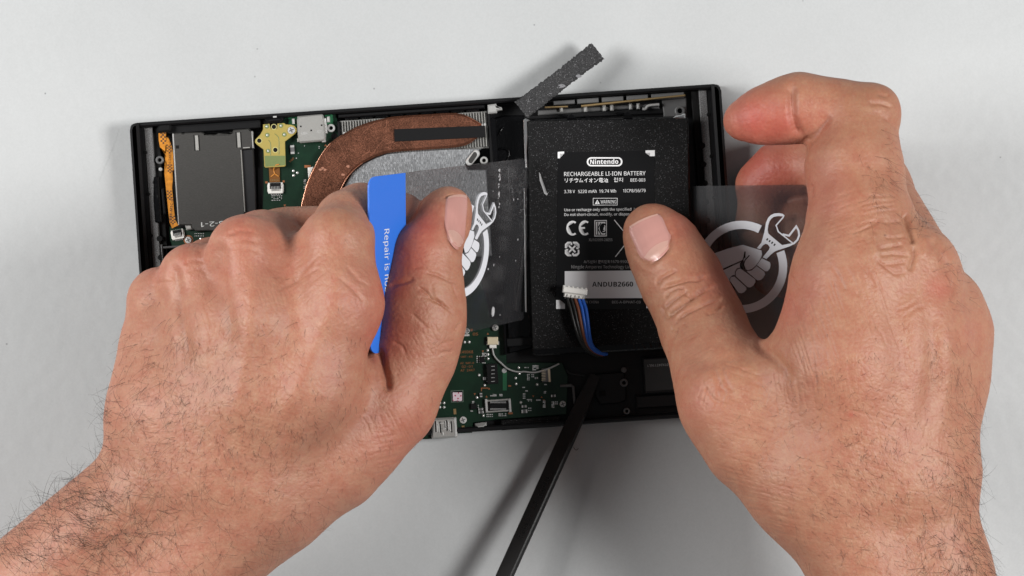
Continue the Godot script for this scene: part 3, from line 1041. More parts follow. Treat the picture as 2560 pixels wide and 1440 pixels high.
func board_parts(pcb: Node3D, t: Node3D) -> void:
	var dot := [[0.5, 0.0], [0.46, 0.22], [0.3, 0.4], [0.0, 0.48]]
	var dots := [[518, 815], [573, 842], [521, 877]]
	for p in dots:
		turned("solder_dot", 640 + p[0] / 5.538, 280 + p[1] / 5.538, 6.0, dot, 9, M.solder, pcb)
	for p in [[758, 405], [763, 450], [763, 495], [515, 320], [563, 318], [408, 447], [668, 668], [727, 775], [252, 963], [297, 963], [252, 1008], [297, 1008], [645, 905], [713, 1098], [1088, 590], [1093, 652], [1055, 700], [1060, 762], [1110, 957], [1283, 768]]:
		turned("solder_dot", 1040 + p[0] / 4.236, 780 + p[1] / 4.236, 6.0, dot, 9, M.solder, pcb)
	turned("solder_dot", 502, 597, 6.0, dot, 9, M.solder, pcb)
	turned("ring_pad", 1040 + 935 / 4.236, 780 + 622 / 4.236, 6.0, [[0.85, 0.0], [0.8, 0.06], [0.5, 0.06], [0.45, 0.01], [0.0, 0.01]], 14, M.solder, pcb)
	# chip parts: x, y, w, d in the close reading
	for p in [[725, 705, 34, 30], [688, 880, 28, 44], [685, 1030, 52, 26], [690, 1062, 56, 26], [1145, 1000, 52, 26], [1148, 1052, 62, 38], [1275, 700, 32, 20], [1455, 888, 48, 26]]:
		chip(1040 + p[0] / 4.236, 780 + p[1] / 4.236, p[2] / 4.236, p[3] / 4.236, t)
	chip(640 + 503 / 5.538, 280 + 520 / 5.538, 10, 22, t)
	for p in [[700, 505, 55, 60, 0.9], [808, 655, 118, 215, 1.7], [610, 1000, 62, 62, 0.9]]:
		var bl := block("chip", 1040 + p[0] / 4.236, 780 + p[1] / 4.236, p[2] / 4.236, p[3] / 4.236, 5.9, 6.0 + p[4], 0.12, M.black, t)
		if p[3] > 100:
			for k in 5:
				block("contact", 1040 + (p[0] + 8) / 4.236, 780 + (p[1] - 80 + k * 40) / 4.236, 9, 1.2, 7.6, 7.78, 0, M.solder, bl)
				block("contact", 1040 + (p[0] - 52) / 4.236, 780 + (p[1] - 80 + k * 40) / 4.236, 3, 2.5, 5.9, 6.5, 0, M.solder, bl)
	# multi-pin socket in a metal frame
	var x0 := 1040 + 870 / 4.236
	var y0 := 780 + 992 / 4.236
	var so := block("board_socket", x0, y0, 64, 32, 5.9, 7.0, 0.15, M.steel, t)
	block("socket_well", x0, y0, 54, 24, 6.9, 7.06, 0.02, M.black_mat, so)
	block("socket_tongue", x0, y0, 40, 9, 7.0, 7.3, 0.1, M.black, so)
	for k in 16:
		for r in [-8.5, 8.5]:
			block("pin", x0 - 18.8 + k * 2.5, y0 + r, 1.1, 4.5, 7.0, 7.16, 0, M.solder, so)
	for k in [-1, 1]:
		block("socket_end", x0 + k * 29.5, y0, 6, 33, 6.0, 7.5, 0.2, M.steel_bright, so)
	# cream connector with its aerial wire
	var cc := block("wire_connector", 1231.5, 852, 27, 19, 5.9, 7.6, 0.2, M.cream, t, 0.0)
	block("connector_ear", 1218, 858, 5, 9, 5.9, 7.0, 0.1, M.grey_plastic, cc, 0.0)
	block("connector_ear", 1245, 858, 5, 9, 5.9, 7.0, 0.1, M.grey_plastic, cc, 0.0)
	block("plug", 1232, 866, 18, 9, 6.0, 7.2, 0.2, M.white_plastic, cc, 0.0)
	wire("aerial_wire", [[1231, 871, 6.8], [1234, 886, 6.9], [1241, 897, 7.0], [1253, 908, 7.1], [1268, 921, 7.2], [1286, 928, 7.0], [1302, 930, 6.8], [1310, 929, 6.8], [1338, 931, 7.2], [1370, 922, 7.6], [1398, 909, 7.8]], 0.3, M.wire_grey, t, 40, 6)
	wire("aerial_wire", [[1416, 924, 6.6], [1424, 933, 6.7], [1440, 936, 6.8], [1462, 939, 6.8]], 0.28, M.wire_black, t, 14, 6)
	var ps := block("pin_socket", 1366, 938, 22, 34, 5.9, 7.6, 0.15, M.dim_plastic, t)
	for k in 7:
		block("pin", 1359, 926 + k * 4, 10, 1.4, 7.5, 7.75, 0, M.cream, ps)
	block("pin_strip", 1373, 938, 5, 34, 7.5, 7.8, 0.05, M.cream, ps)
	var cx := turned("coax_socket", 1167, 827, 6.0, [[0.95, 0.0], [0.95, 0.9], [0.7, 0.95], [0.62, 0.3], [0.0, 0.3]], 16, M.steel_bright, t)
	turned("centre_pin", 1167, 827, 6.2, [[0.16, 0.0], [0.16, 0.6], [0.0, 0.7]], 8, M.steel_bright, cx)
	block("pad", 1167, 838, 13, 5, 5.95, 6.2, 0.05, M.solder, pcb)
	block("pad", 1179, 825, 6, 6, 5.95, 6.06, 0, M.orange_print, pcb)
	# sticker with red spots
	slab("sticker_outline", [[1127, 977], [1158, 975], [1159, 1005], [1128, 1006]], 5.98, 6.04, 0, M.dim_print, pcb)
	slab("sticker_field", [[1128.5, 978.5], [1156.5, 976.5], [1157.5, 1003.5], [1129.5, 1004.5]], 6.0, 6.07, 0, M.black_mat, pcb)
	var stck := slab("sticker", [[1132, 981], [1155, 981], [1155.5, 1001], [1150, 1003], [1145, 1001], [1132, 1003]], 6.05, 6.2, 0, mat(Color(0.62, 0.5, 0.55), 0.6), t)
	for p in [[415, 885, 9], [475, 888, 9], [445, 917, 9], [450, 858, 7], [395, 935, 6], [440, 945, 6]]:
		turned("red_spot", 1040 + p[0] / 4.236, 780 + p[1] / 4.236, 6.2, [[p[2] * 0.031, 0.0], [0.0, 0.012]], 9, mat(Color(0.35, 0.01, 0.06), 0.6), stck)
	# gold-rimmed slots
	for p in [[1137, 1029], [1158, 1071]]:
		block("plated_slot", p[0], p[1], 7, 14, 5.95, 6.12, 0.05, M.gold, pcb)
	block("bright_track", 1262, 953, 10, 46, 5.95, 6.03, 0, M.pcb_pale, pcb, 0.0)
	# printing on the board
	for w in [["E49068", 535, 423, 138, 30, 0], ["UMT-KS", 537, 473, 122, 20, 1], ["A2 94V-0", 541, 540, 145, 22, 0], ["02-01", 541, 577, 112, 24, 0], ["A7 2447", 546, 616, 148, 26, 0], ["0S", 630, 233, 55, 30, 1], ["52", 390, 535, 50, 28, 2], ["B-1", 360, 625, 78, 28, 2]]:
		words(w[0], 1040 + w[1] / 4.236, 780 + w[2] / 4.236, w[3] / 4.236, w[4] / 4.236, 6.02, [M.orange_print, M.orange_print, M.dim_print][w[5]], pcb, 0.02, w[5] == 1, true)
	words("100", 729, 400, 15, 5, 6.02, M.orange_print, pcb, PI / 4, false, true)
	for p in [[761, 230, 1], [708, 418, -1], [775, 812, 1], [622, 870, -1], [747, 895, 1], [1242, 893, -1], [1330, 900, 1], [1352, 936, -1]]:
		mark_tri(1040 + p[0] / 4.236, 780 + p[1] / 4.236, 2.8, p[2], pcb)
	mark_tri(712, 514, 3.2, -1, pcb)
	mark_tri(814, 363, 3.2, 1, pcb)
	for p in [[727, 806, 78, 10, 0], [693, 822, 10, 34, 0], [992, 782, 32, 16, 0], [1000, 1073, 48, 18, 0], [1010, 1071, 20, 15, 0]]:
		block("print_mark", 1040 + p[0] / 4.236, 780 + p[1] / 4.236, p[2] / 4.236, p[3] / 4.236, 5.97, 6.02 + rng.randf() * 0.01, 0, M.orange_print, pcb, 0.0)
	for p in [[666, 456, 6, 5], [709, 453.5, 5, 5], [769, 416, 16, 6.5]]:
		block("print_mark", p[0], p[1], p[2], p[3], 5.97, 6.02, 0, M.orange_print, pcb, 0.0)
	slab("ribbon_socket", [[769, 419], [784, 417], [772, 445], [771, 446]], 5.9, 7.0, 0.1, M.white_plastic, t)
	# the smallest chips and pads, too many and too small to pick apart
	var st := SurfaceTool.new()
	st.begin(Mesh.PRIMITIVE_TRIANGLES)
	st.set_smooth_group(-1)
	for p in [[685, 500, 4, 4, 25, 20], [728, 452, 4, 3, 14, 14], [710, 538, 4, 1, 14, 0], [825, 880, 6, 2, 14, 13], [900, 880, 3, 2, 12, 13], [780, 1095, 4, 2, 18, 20], [915, 1088, 5, 2, 17, 18], [1140, 798, 2, 1, 14, 0], [1170, 835, 2, 1, 14, 0], [1190, 690, 2, 5, 16, 14], [1235, 665, 2, 3, 16, 20], [1200, 935, 4, 2, 14, 14], [1290, 932, 5, 1, 12, 0], [1357, 975, 2, 6, 14, 13], [1450, 980, 2, 6, 16, 11], [1487, 962, 2, 2, 16, 20], [1215, 1030, 3, 2, 20, 24], [1170, 588, 4, 1, 12, 0], [1265, 590, 5, 4, 13, 14], [1145, 890, 2, 3, 14, 22], [1365, 850, 2, 2, 14, 14], [1372, 768, 2, 1, 14, 0], [605, 1048, 4, 1, 14, 0], [660, 998, 1, 2, 0, 20], [605, 955, 2, 2, 12, 14]]:
		for i in p[2]:
			for j in p[3]:
				if rng.randf() < 0.86:
					speck(st, 1040 + (p[0] + (i - (p[2] - 1) * 0.5) * p[4]) / 4.236, 780 + (p[1] + (j - (p[3] - 1) * 0.5) * p[5]) / 4.236, 2.0 + rng.randf() * 1.3, 1.8 + rng.randf() * 1.2)
	for p in [[290, 1190, 6, 4, 26, 22], [672, 470, 1, 1, 0, 0], [875, 490, 1, 2, 10, 22], [588, 570, 1, 1, 0, 0], [678, 940, 2, 3, 16, 14], [675, 1020, 2, 6, 16, 22], [275, 1430, 3, 1, 22, 0], [560, 640, 1, 1, 0, 0]]:
		for i in p[2]:
			for j in p[3]:
				if rng.randf() < 0.86:
					speck(st, 640 + (p[0] + (i - (p[2] - 1) * 0.5) * p[4]) / 5.538, 280 + (p[1] + (j - (p[3] - 1) * 0.5) * p[5]) / 5.538, 1.6 + rng.randf() * 1.4, 1.4 + rng.randf())
	for k in 12:
		speck(st, 488 + (k % 6) * 4.2, 584 + (k / 6) * 6, 2, 2)
	stuff(put("tiny_components", from_tool(st), M.solder, t)).position = -t.position

func speck(st: SurfaceTool, x: float, y: float, w: float, d: float) -> void:
	var lo := at(x - w * 0.5, y - d * 0.5, 6.0)
	var hi := at(x + w * 0.5, y + d * 0.5, 6.0)
	var h := 0.0063
	var p := [Vector3(lo.x, h, lo.z), Vector3(hi.x, h, lo.z), Vector3(hi.x, h, hi.z), Vector3(lo.x, h, hi.z)]
	face4(st, p[0], p[1], p[2], p[3])
	for k in 4:
		var q: Vector3 = p[k]
		var r: Vector3 = p[(k + 1) % 4]
		face4(st, q, r, Vector3(r.x, 0.0059, r.z), Vector3(q.x, 0.0059, q.z))

func chip(x: float, y: float, w: float, d: float, parent: Node) -> void:
	var o := block("capacitor", x, y, w, d, 5.95, 6.75, 0.08, M.solder, parent)
	if w > d:
		block("capacitor_body", x, y, w * 0.52, d * 1.03, 5.95, 6.79, 0.06, M.dim_plastic, o)
	else:
		block("capacitor_body", x, y, w * 1.03, d * 0.52, 5.95, 6.79, 0.06, M.dim_plastic, o)

func mark_tri(x: float, y: float, r: float, way: int, parent: Node) -> void:
	slab("print_mark", [[x - r, y + r * 0.8 * way], [x + r, y + r * 0.8 * way], [x, y - r * way]], 5.97, 6.02, 0, M.orange_print, parent)
# ---------------------------------------------------------------- battery
var LIFT := 0.05          # the battery is levered up a little at its right edge

func battery() -> void:
	var t := thing("battery", "black foam-faced rechargeable battery with printed label, levered up in its bay", "battery", at(1520, 580, 0))
	slab("cell", [[1314, 303], [1320, 298], [1716, 293], [1722, 297], [1735, 860], [1728, 868], [1340, 890], [1332, 884]], 6.2, 10.2, 0.5, M.black_gloss, t)
	slab("foam_sheet", rough_edge([[1322, 302], [1720, 297], [1728, 700], [1726, 852], [1334, 874], [1326, 600]], 14.0, 0.7), 10.15, 10.9, 0.2, M.foam, t)
	slab("foil_edge", [[1311, 300], [1316, 296], [1328, 301], [1320, 305], [1321, 340], [1319, 380], [1321, 420], [1316, 420], [1313, 360]], 9.6, 11.0, 0.2, M.foil, t)
	slab("foil_edge", [[1312, 470], [1315, 470], [1317, 600], [1319, 780], [1315, 780]], 9.6, 10.8, 0.2, M.foil, t)
	slab("foil_corner", [[1684, 296], [1692, 290], [1704, 289], [1710, 285], [1715, 286], [1715, 298], [1700, 299]], 9.0, 11.2, 0.5, M.foil, t)
	for p in [[1420, 289], [1560, 284]]:
		slab("film_shred", [[p[0], p[1] + 6], [p[0] + 10, p[1] - 4], [p[0] + 16, p[1]], [p[0] + 24, p[1] + 8]], 9.4, 10.4, 0.1, M.black_gloss, t)
	var lb := slab("label", [[1398, 381], [1638, 377], [1637, 772], [1393, 774]], 10.88, 11.0, 0, M.label, t)
	var h := 11.02
	var silver := slab("silver_field", [[1414.5, 678], [1620, 676], [1620, 745], [1414.5, 746]], 10.95, h + 0.01, 0, M.silver, t)
	for p in [[[1397, 380], [1413, 379], [1413, 384], [1402, 384.5], [1402, 396], [1397, 396]], [[1616, 377], [1639, 376.5], [1639, 391], [1627, 391.5], [1627, 383], [1616, 383]], [[1393, 750], [1403, 750], [1403, 760], [1415, 760], [1415, 772], [1393, 772]], [[1618, 760], [1637, 760], [1637, 770], [1618, 770]]]:
		slab("corner_mark", p, 10.95, h, 0, M.print_white, lb)
	# the maker's word in its rounded frame
	for r in [[44.5, 11.5, M.print_white, h], [40.5, 8.0, M.label, h + 0.015]]:
		var pill := []
		for k in 24:
			var a := TAU * k / 24
			pill.append([1514 + cos(a) * r[1] + (r[0] - r[1]) * (1 if cos(a) > 0 else -1), 405 + sin(a) * r[1]])
		slab("logo_frame", pill, 10.95, r[3], 0, r[2], lb)
	words("Nintendo", 1513, 404.6, 70, 11.5, h + 0.03, M.print_white, lb, 0.01, true, false)
	words("RECHARGEABLE LI-ION BATTERY", 1514.5, 434.5, 203, 10.3, h, M.print_white, lb, 0.008)
	cjk(lb, h)
	words("BEE-003", 1597, 450.5, 37, 8, h, M.print_white, lb, 0.01)
	words("3.78 V", 1426.5, 479, 27, 8, h, M.print_white, lb, 0.01)
	words("5220 mAh", 1471, 478.6, 46, 8, h, M.print_white, lb, 0.01)
	words("19.74 Wh", 1521.5, 478, 42, 8, h, M.print_white, lb, 0.01)
	words("1ICP8/56/79", 1588, 477, 56, 8, h, M.print_white, lb, 0.01)
	frame(1485.5, 496, 1545.5, 513, 1.0, h, M.print_white, lb)
	slab("warning_sign", [[1489.5, 510.5], [1495.8, 499.5], [1502, 510.5]], 10.95, h, 0, M.print_white, lb)
	block("warning_stroke", 1495.8, 505.5, 1.5, 4.5, 10.95, h + 0.012, 0, M.label, lb, 0.0)
	block("warning_stroke", 1495.8, 509.2, 1.5, 1.2, 10.95, h + 0.012, 0, M.label, lb, 0.0)
	words("WARNING", 1523.5, 504.8, 39, 8.6, h, M.print_white, lb)
	words("Use or recharge only with the specified", 1497, 524, 167, 6.8, h, M.print_white, lb, 0.008)
	words("battery charger.", 1620, 523, 66, 6.8, h, M.print_grey, lb, 0.008)
	words("Do not short-circuit, modify, or dispose", 1497.5, 536, 168, 6.8, h, M.print_white, lb, 0.008)
	# conformity marks
	arc(1434, 570.5, 15.5, 18.5, 0.95, TAU - 0.95, 4.6, h, M.print_white, lb)
	arc(1465, 570, 15.5, 18.5, 0.95, TAU - 0.95, 4.6, h, M.print_white, lb)
	block("mark_stroke", 1458, 570, 14, 4.2, 10.95, h + 0.004, 0, M.print_white, lb, 0.0)
	slab("mark_plate", [[1488.5, 551], [1519.5, 550.5], [1519.5, 591], [1488.5, 591.5]], 10.95, h, 0, M.print_white, lb)
	frame(1491.5, 554, 1517, 588, 2.2, h + 0.012, M.label, lb)
	arc(1511, 571, 9.5, 13, 0.7, TAU - 0.7, 3.4, h + 0.012, M.label, lb)
	arc(1511, 571, 4.2, 7, 0.7, TAU - 0.7, 2.4, h + 0.014, M.label, lb)
	for p in [[[1497, 556], [1497, 587]], [[1497, 572], [1505, 557]], [[1497, 571], [1505, 587]]]:
		stroke(p, 2.6, h + 0.013, M.label, lb)
	words("XU102099-24055", 1504, 599.5, 59, 7, h, M.print_grey, lb)
	# recycling mark: four arrows
	for k in 4:
		var a := k * PI / 2
		var c := Vector2(1433, 622.5)
		for q in [[[-16, -2], [-16, -11], [-11, -16], [-2, -16]], [[-2, -16], [-2, -10]], [[-8, -8], [0, 0]]]:
			stroke(q.map(func(w): var r := Vector2(w[0], w[1]).rotated(a); return [c.x + r.x, c.y + r.y]), 4.2, h, M.print_white, lb)
	for p in [[[1538, 550], [1612, 640]], [[1541, 642], [1612, 552]]]:
		stroke(p, 2.0, h, M.print_white, lb)
	words("A/S", 1469, 654.5, 15, 7, h, M.print_grey, lb)
	hangul(lb, h)
	words("1670-9900", 1551.5, 654, 44, 7, h, M.print_grey, lb)
	words("Ningde Amperex Technology Limited", 1515, 667, 168, 8, h, M.print_grey, lb)
	words("ANDUB2660", 1534, 710.5, 102, 12, h + 0.03, M.print_black, silver, 0.005, true)
	words("MADE IN CHINA", 1470, 755, 60, 6.5, h, M.print_grey, lb)
	words("BEE-A-BPHAT-C0", 1568, 755, 71, 6.5, h, M.print_grey, lb)
	slab("glue_smear", [[1350, 430], [1354, 436], [1357, 452], [1362, 466], [1366, 480], [1371, 484], [1375, 478], [1370, 489], [1363, 484], [1358, 468], [1352, 452]], 10.85, 11.05, 0.05, mat(Color(0.34, 0.34, 0.34), 0.3), t)
	# plug and leads
	var pl := block("plug", 1437, 727, 62, 15, 11.1, 15.0, 0.3, M.white_plastic, t, -0.13)
	block("plug_lip", 1435, 739, 51, 12, 11.3, 13.8, 0.3, M.white_plastic, pl, -0.13)
	for k in 6:
		block("plug_rib", 1410 + k * 10.8, 716.5 + k * 1.4, 6, 7, 11.5, 14.6, 0.3, M.white_plastic, pl, -0.13)
	for k in 5:
		block("plug_slot", 1417 + k * 10, 738.5 + k * 1.3, 2.2, 6, 13.5, 13.9, 0, M.dim_plastic, pl, -0.13)
	for k in 5:
		var x := 1420.0 + k * 9.6
		var m: Material = [M.wire_black, M.wire_black, M.wire_brown, M.wire_blue, M.wire_blue][k]
		wire("lead", [[x - 3, 737 + k * 1.5, 12.4], [x - 1, 748 + k, 12.6], [x + 6, 772, 13.2], [x + 14 - k * 0.8, 804, 13.6], [x + 25 - k * 2.4, 840, 13.0], [x + 37 - k * 3.6, 864, 11.4], [x + 54 - k * 4.2, 881 - k * 0.8, 8.4], [x + 76 - k * 4.4, 890 - k * 1.4, 6.0]], 0.54, m, t, 30, 9)
	for o in t.get_children():
		if not String(o.name).begins_with("lead") and not String(o.name).begins_with("plug"):
			var g: Transform3D = o.global_transform
			var hinge := at(1316, 600, 4.0)
			var b := Basis(Vector3(0, 0, 1), LIFT)
			o.global_transform = Transform3D(b, hinge - b * hinge) * g
		else:
			o.position.y += 0.0052 * clampf((o.global_position.x - at(1316, 600, 4).x) / 0.02, 0.0, 1.0) * 0.6

func rough_edge(pts: Array, every: float, amount: float) -> Array:
	var out := []
	for i in pts.size():
		var p := Vector2(pts[i][0], pts[i][1])
		var q := Vector2(pts[(i + 1) % pts.size()][0], pts[(i + 1) % pts.size()][1])
		var n := maxi(1, int((q - p).length() / every))
		for k in n:
			var w := p.lerp(q, float(k) / n) + Vector2(rng.randf_range(-amount, amount), rng.randf_range(-amount, amount))
			out.append([w.x, w.y])
	return out

# print: a flat stroke along plan points
func stroke(pts: Array, w: float, h: float, m: Material, parent: Node, called := "mark_stroke") -> void:
	var line := PackedVector2Array()
	for p in pts:
		line.append(Vector2(p[0], p[1]))
	for poly in Geometry2D.offset_polyline(line, w * 0.5, Geometry2D.JOIN_ROUND, Geometry2D.END_BUTT):
		slab(called, Array(poly).map(func(q): return [q.x, q.y]), h - 0.06, h, 0, m, parent)

func arc(x: float, y: float, rx: float, ry: float, from: float, to: float, w: float, h: float, m: Material, parent: Node) -> void:
	var out := []
	for k in 25:
		var a := lerpf(from, to, k / 24.0)
		out.append([x + cos(a) * (rx), y + sin(a) * (ry)])
	for k in range(24, -1, -1):
		var a := lerpf(from, to, k / 24.0)
		out.append([x + cos(a) * (rx - w), y + sin(a) * (ry - w)])
	slab("mark_arc", out, h - 0.06, h, 0, m, parent)

func frame(x0: float, y0: float, x1: float, y1: float, w: float, h: float, m: Material, parent: Node) -> void:
	for k in 2:
		block("mark_frame", (x0 + x1) * 0.5, y0 if k == 0 else y1, x1 - x0 - w, w, h - 0.06, h, 0, m, parent, 0.0)
		block("mark_frame", x0 if k == 0 else x1, (y0 + y1) * 0.5, w, y1 - y0 + w, h - 0.06, h + 0.001, 0, m, parent, 0.0)

func glyphs(list: Array, x: float, y: float, w: float, tall: float, gap: float, line: float, h: float, m: Material, parent: Node) -> void:
	# each glyph: strokes on a field of 10 by 10
	var st := SurfaceTool.new()
	st.begin(Mesh.PRIMITIVE_TRIANGLES)
	for i in list.size():
		for s in list[i]:
			var pts := PackedVector2Array()
			for k in range(0, s.size(), 2):
				var q := at(x + i * (w + gap) + s[k] * w * 0.1, y + s[k + 1] * tall * 0.1, h)
				pts.append(Vector2(q.x, q.z))
			for poly in Geometry2D.offset_polyline(pts, line * 0.5 * step(h), Geometry2D.JOIN_MITER, Geometry2D.END_BUTT):
				var t := Geometry2D.triangulate_polygon(poly)
				for k in range(0, t.size(), 3):
					face3(st, Vector3(poly[t[k]].x, h * 0.001, poly[t[k]].y), Vector3(poly[t[k + 1]].x, h * 0.001, poly[t[k + 1]].y), Vector3(poly[t[k + 2]].x, h * 0.001, poly[t[k + 2]].y))
	var o := put("lettering", from_tool(st), m, parent)
	seat(o, Vector3.ZERO)

func cjk(lb: Node, h: float) -> void:
	var ri := [[2, 1, 2, 6], [7.5, 0.5, 7.5, 5, 6.5, 8, 4, 9.8]]
	var chi := [[8, 0.5, 5, 1.5, 1.5, 2], [0.5, 4.5, 9.5, 4.5], [5, 1.5, 5, 6, 4.4, 8, 2.5, 9.8]]
	var u := [[5, 0, 5, 2.2], [1.2, 5, 1.2, 2.3, 9, 2.3, 8.6, 5, 7, 8, 3.5, 9.8]]
	var mu := [[4.5, 0.5, 3, 4.5, 1.5, 8.3], [0.8, 8.6, 8.6, 8], [6.5, 5, 9.2, 9.4]]
	var i := [[8.5, 0.5, 5.5, 3.5, 1, 5.5], [5.6, 3.6, 5.6, 9.8]]
	var o := [[0.8, 3, 9.2, 3], [6.2, 0.3, 6.2, 9.6, 4.6, 9.2], [6, 3.2, 4, 6.4, 0.8, 8.4]]
	var n := [[1, 1.2, 4, 3], [1.2, 9.2, 5, 8, 8, 5, 9.2, 2]]
	var den := [[1.5, 0.5, 8.5, 0.5], [0.8, 3.4, 0.8, 2, 9.2, 2, 9.2, 3.4], [5, 0.5, 5, 4.4], [2.5, 3.2, 4, 3.2], [6, 3.2, 7.5, 3.2], [1.8, 5, 8.2, 5, 8.2, 8, 1.8, 8, 1.8, 5], [1.8, 6.5, 8.2, 6.5], [5, 5, 5, 9.4, 9.4, 9.4, 9.4, 8.4]]
	var chi2 := [[1, 0.6, 2.2, 1.8], [0.4, 3.4, 1.8, 4.4], [0.6, 9.4, 2.6, 5.6], [3.2, 4.6, 9, 2.8, 8.9, 6.4, 7.6, 6.4], [6.3, 0.6, 6.3, 7.4], [4.4, 1.6, 4.4, 8.6, 5, 9.3, 9.4, 9.3, 9.6, 7.6]]
	glyphs([ri, chi, u, mu, i, o, n, den, chi2], 1413, 445.5, 11.2, 11, 1.1, 1.15, h, M.print_white, lb)
	var jeon := [[0.8, 1, 5, 1], [3, 1, 2.6, 3, 0.6, 5.2], [2.8, 3, 5, 5], [8.6, 0.3, 8.6, 7], [6.2, 3, 8.6, 3], [2, 6.6, 2, 9.4, 9, 9.4]]
	var ji := [[0.6, 1.6, 5.6, 1.6], [3.2, 1.6, 2.6, 5, 0.5, 8.2], [3, 4.4, 5.8, 8], [8.6, 0.3, 8.6, 9.8]]
	glyphs([jeon, ji], 1537, 444.5, 11.2, 11, 1.2, 1.15, h, M.print_white, lb)

func hangul(lb: Node, h: float) -> void:
	var sen := [[3, 0.8, 2, 3.4, 0.4, 5.4], [2.4, 2.6, 4.4, 5.2], [6.4, 0.6, 6.4, 6.6], [4.6, 3, 6.4, 3], [9, 0.3, 9, 6.8], [2, 6.8, 2, 9.6, 9.2, 9.6]]
	var teo := [[5, 1, 1, 1, 1, 8, 5.2, 7.8], [1, 4.4, 4.8, 4.4], [8.8, 0.3, 8.8, 9.8], [6, 4.6, 8.8, 4.6]]
	var colon := [[3, 3, 4, 3], [3, 7.5, 4, 7.5]]
	var mun := [[2, 0.6, 8, 0.6, 8, 3.4, 2, 3.4, 2, 0.6], [0.4, 5, 9.6, 5], [5, 5, 5, 7], [2, 6.8, 2, 9.6, 8.6, 9.6]]
	var ui := [[1.4, 2, 3, 0.8, 5, 2, 5, 4, 3, 5, 1.4, 4, 1.4, 2], [0.4, 7.4, 6.6, 7.2], [8.8, 0.3, 8.8, 9.8]]
	var jeon := [[0.8, 1, 5, 1], [3, 1, 2.6, 3, 0.6, 5.2], [2.8, 3, 5, 5], [8.6, 0.3, 8.6, 7], [6.2, 3, 8.6, 3], [2, 6.6, 2, 9.4, 9, 9.4]]
	var hwa := [[2, 0.6, 4.6, 0.6], [0.8, 2, 5.8, 2], [1.6, 4.4, 3.2, 3.2, 5, 4.4, 3.2, 5.8, 1.6, 4.4], [3.2, 5.8, 3.2, 7.8], [0.4, 8, 6.4, 7.8], [8, 0.3, 8, 9.8], [8, 5, 9.8, 5]]
	glyphs([sen, teo, colon], 1477.5, 650.5, 8, 8, 0.6, 0.8, h, M.print_grey, lb)
	glyphs([mun, ui, jeon, hwa], 1497.5, 650.5, 7.4, 8, 0.4, 0.8, h, M.print_grey, lb)

# ---------------------------------------------------------------- plastic cards
# a card lies along t (0 to 85.6 mm, from its blue end) and w (-27 to 27 mm); it bends along t
class Bend:
	var line := []           # x along (m) and height (m) every half millimetre of t
	var origin := Vector3.ZERO
	var way := Vector3.RIGHT
	var side := Vector3.BACK
	var rise := Vector3.UP
	func spot(t: float, w: float, off: float) -> Vector3:
		var k := clampf(t * 2.0, 0.0, line.size() - 1.001)
		var i := int(k)
		var p: Vector2 = line[i].lerp(line[i + 1], k - i)
		var d: Vector2 = (line[i + 1] - line[i]).normalized()
		return origin + way * p.x + side * w * 0.001 + rise * p.y + (rise * d.x - way * d.y) * off * 0.001
	func tangent(t: float) -> Vector3:
		return (spot(t + 0.5, 0, 0) - spot(t - 0.5, 0, 0)).normalized()

# pins the card at anchor_t to the plan point; slope in degrees as a function of t, from a list of [t, degrees]
func bend(anchor_t: float, x: float, y: float, h: float, yaw: float, roll: float, slopes: Array) -> Bend:
	var b := Bend.new()
	b.way = Vector3(cos(yaw), 0, -sin(yaw))
	b.side = Vector3(sin(yaw), 0, cos(yaw)).rotated(b.way, roll)
	b.rise = Vector3.UP.rotated(b.way, roll)
	var p := Vector2.ZERO
	for i in 174:
		b.line.append(p)
		var t := i * 0.5
		var deg: float = slopes[0][1]
		for k in slopes.size() - 1:
			if t >= slopes[k][0]:
				deg = lerpf(slopes[k][1], slopes[k + 1][1], smoothstep(slopes[k][0], slopes[k + 1][0], t))
		p += Vector2(cos(deg_to_rad(deg)), sin(deg_to_rad(deg))) * 0.0005
	var k0 := anchor_t * 2.0
	var a: Vector2 = b.line[int(k0)]
	b.origin = at(x, y, h) - b.way * a.x - b.rise * a.y
	return b

# flat shapes given in (t, w) laid on the bent card between two offsets
func on_card(b: Bend, polys: Array, low: float, high: float, strip: float) -> ArrayMesh:
	var st := SurfaceTool.new()
	st.begin(Mesh.PRIMITIVE_TRIANGLES)
	st.set_smooth_group(-1)
	for poly in polys:
		var p: PackedVector2Array = poly
		var lo := 1e9
		var hi := -1e9
		for q in p:
			lo = minf(lo, q.x)
			hi = maxf(hi, q.x)
		var n := p.size()
		var cuts := int(ceil((hi - lo) / strip))
		for k in cuts:
			var x0 := lo + (hi - lo) * k / cuts
			var x1 := lo + (hi - lo) * (k + 1) / cuts
			for piece in Geometry2D.intersect_polygons(p, PackedVector2Array([Vector2(x0, -40), Vector2(x1, -40), Vector2(x1, 40), Vector2(x0, 40)])):
				var t := Geometry2D.triangulate_polygon(piece)
				for i in range(0, t.size(), 3):
					var q: Vector2 = piece[t[i]]
					var r: Vector2 = piece[t[i + 1]]
					var s: Vector2 = piece[t[i + 2]]
					if (r - q).cross(s - q) < 0.0:
						var w := r
						r = s
						s = w
					face3(st, b.spot(q.x, q.y, high), b.spot(r.x, r.y, high), b.spot(s.x, s.y, high))
					if low < high - 0.02:
						face3(st, b.spot(q.x, q.y, low), b.spot(s.x, s.y, low), b.spot(r.x, r.y, low))
				if low < high - 0.02:
					for i in piece.size():
						var q: Vector2 = piece[i]
						var r: Vector2 = piece[(i + 1) % piece.size()]
						if absf(q.x - r.x) < 1e-5 and (absf(q.x - x0) < 1e-4 and k > 0 or absf(q.x - x1) < 1e-4 and k < cuts - 1):
							continue
						face4(st, b.spot(q.x, q.y, low), b.spot(r.x, r.y, low), b.spot(r.x, r.y, high), b.spot(q.x, q.y, high))
	return from_tool(st)

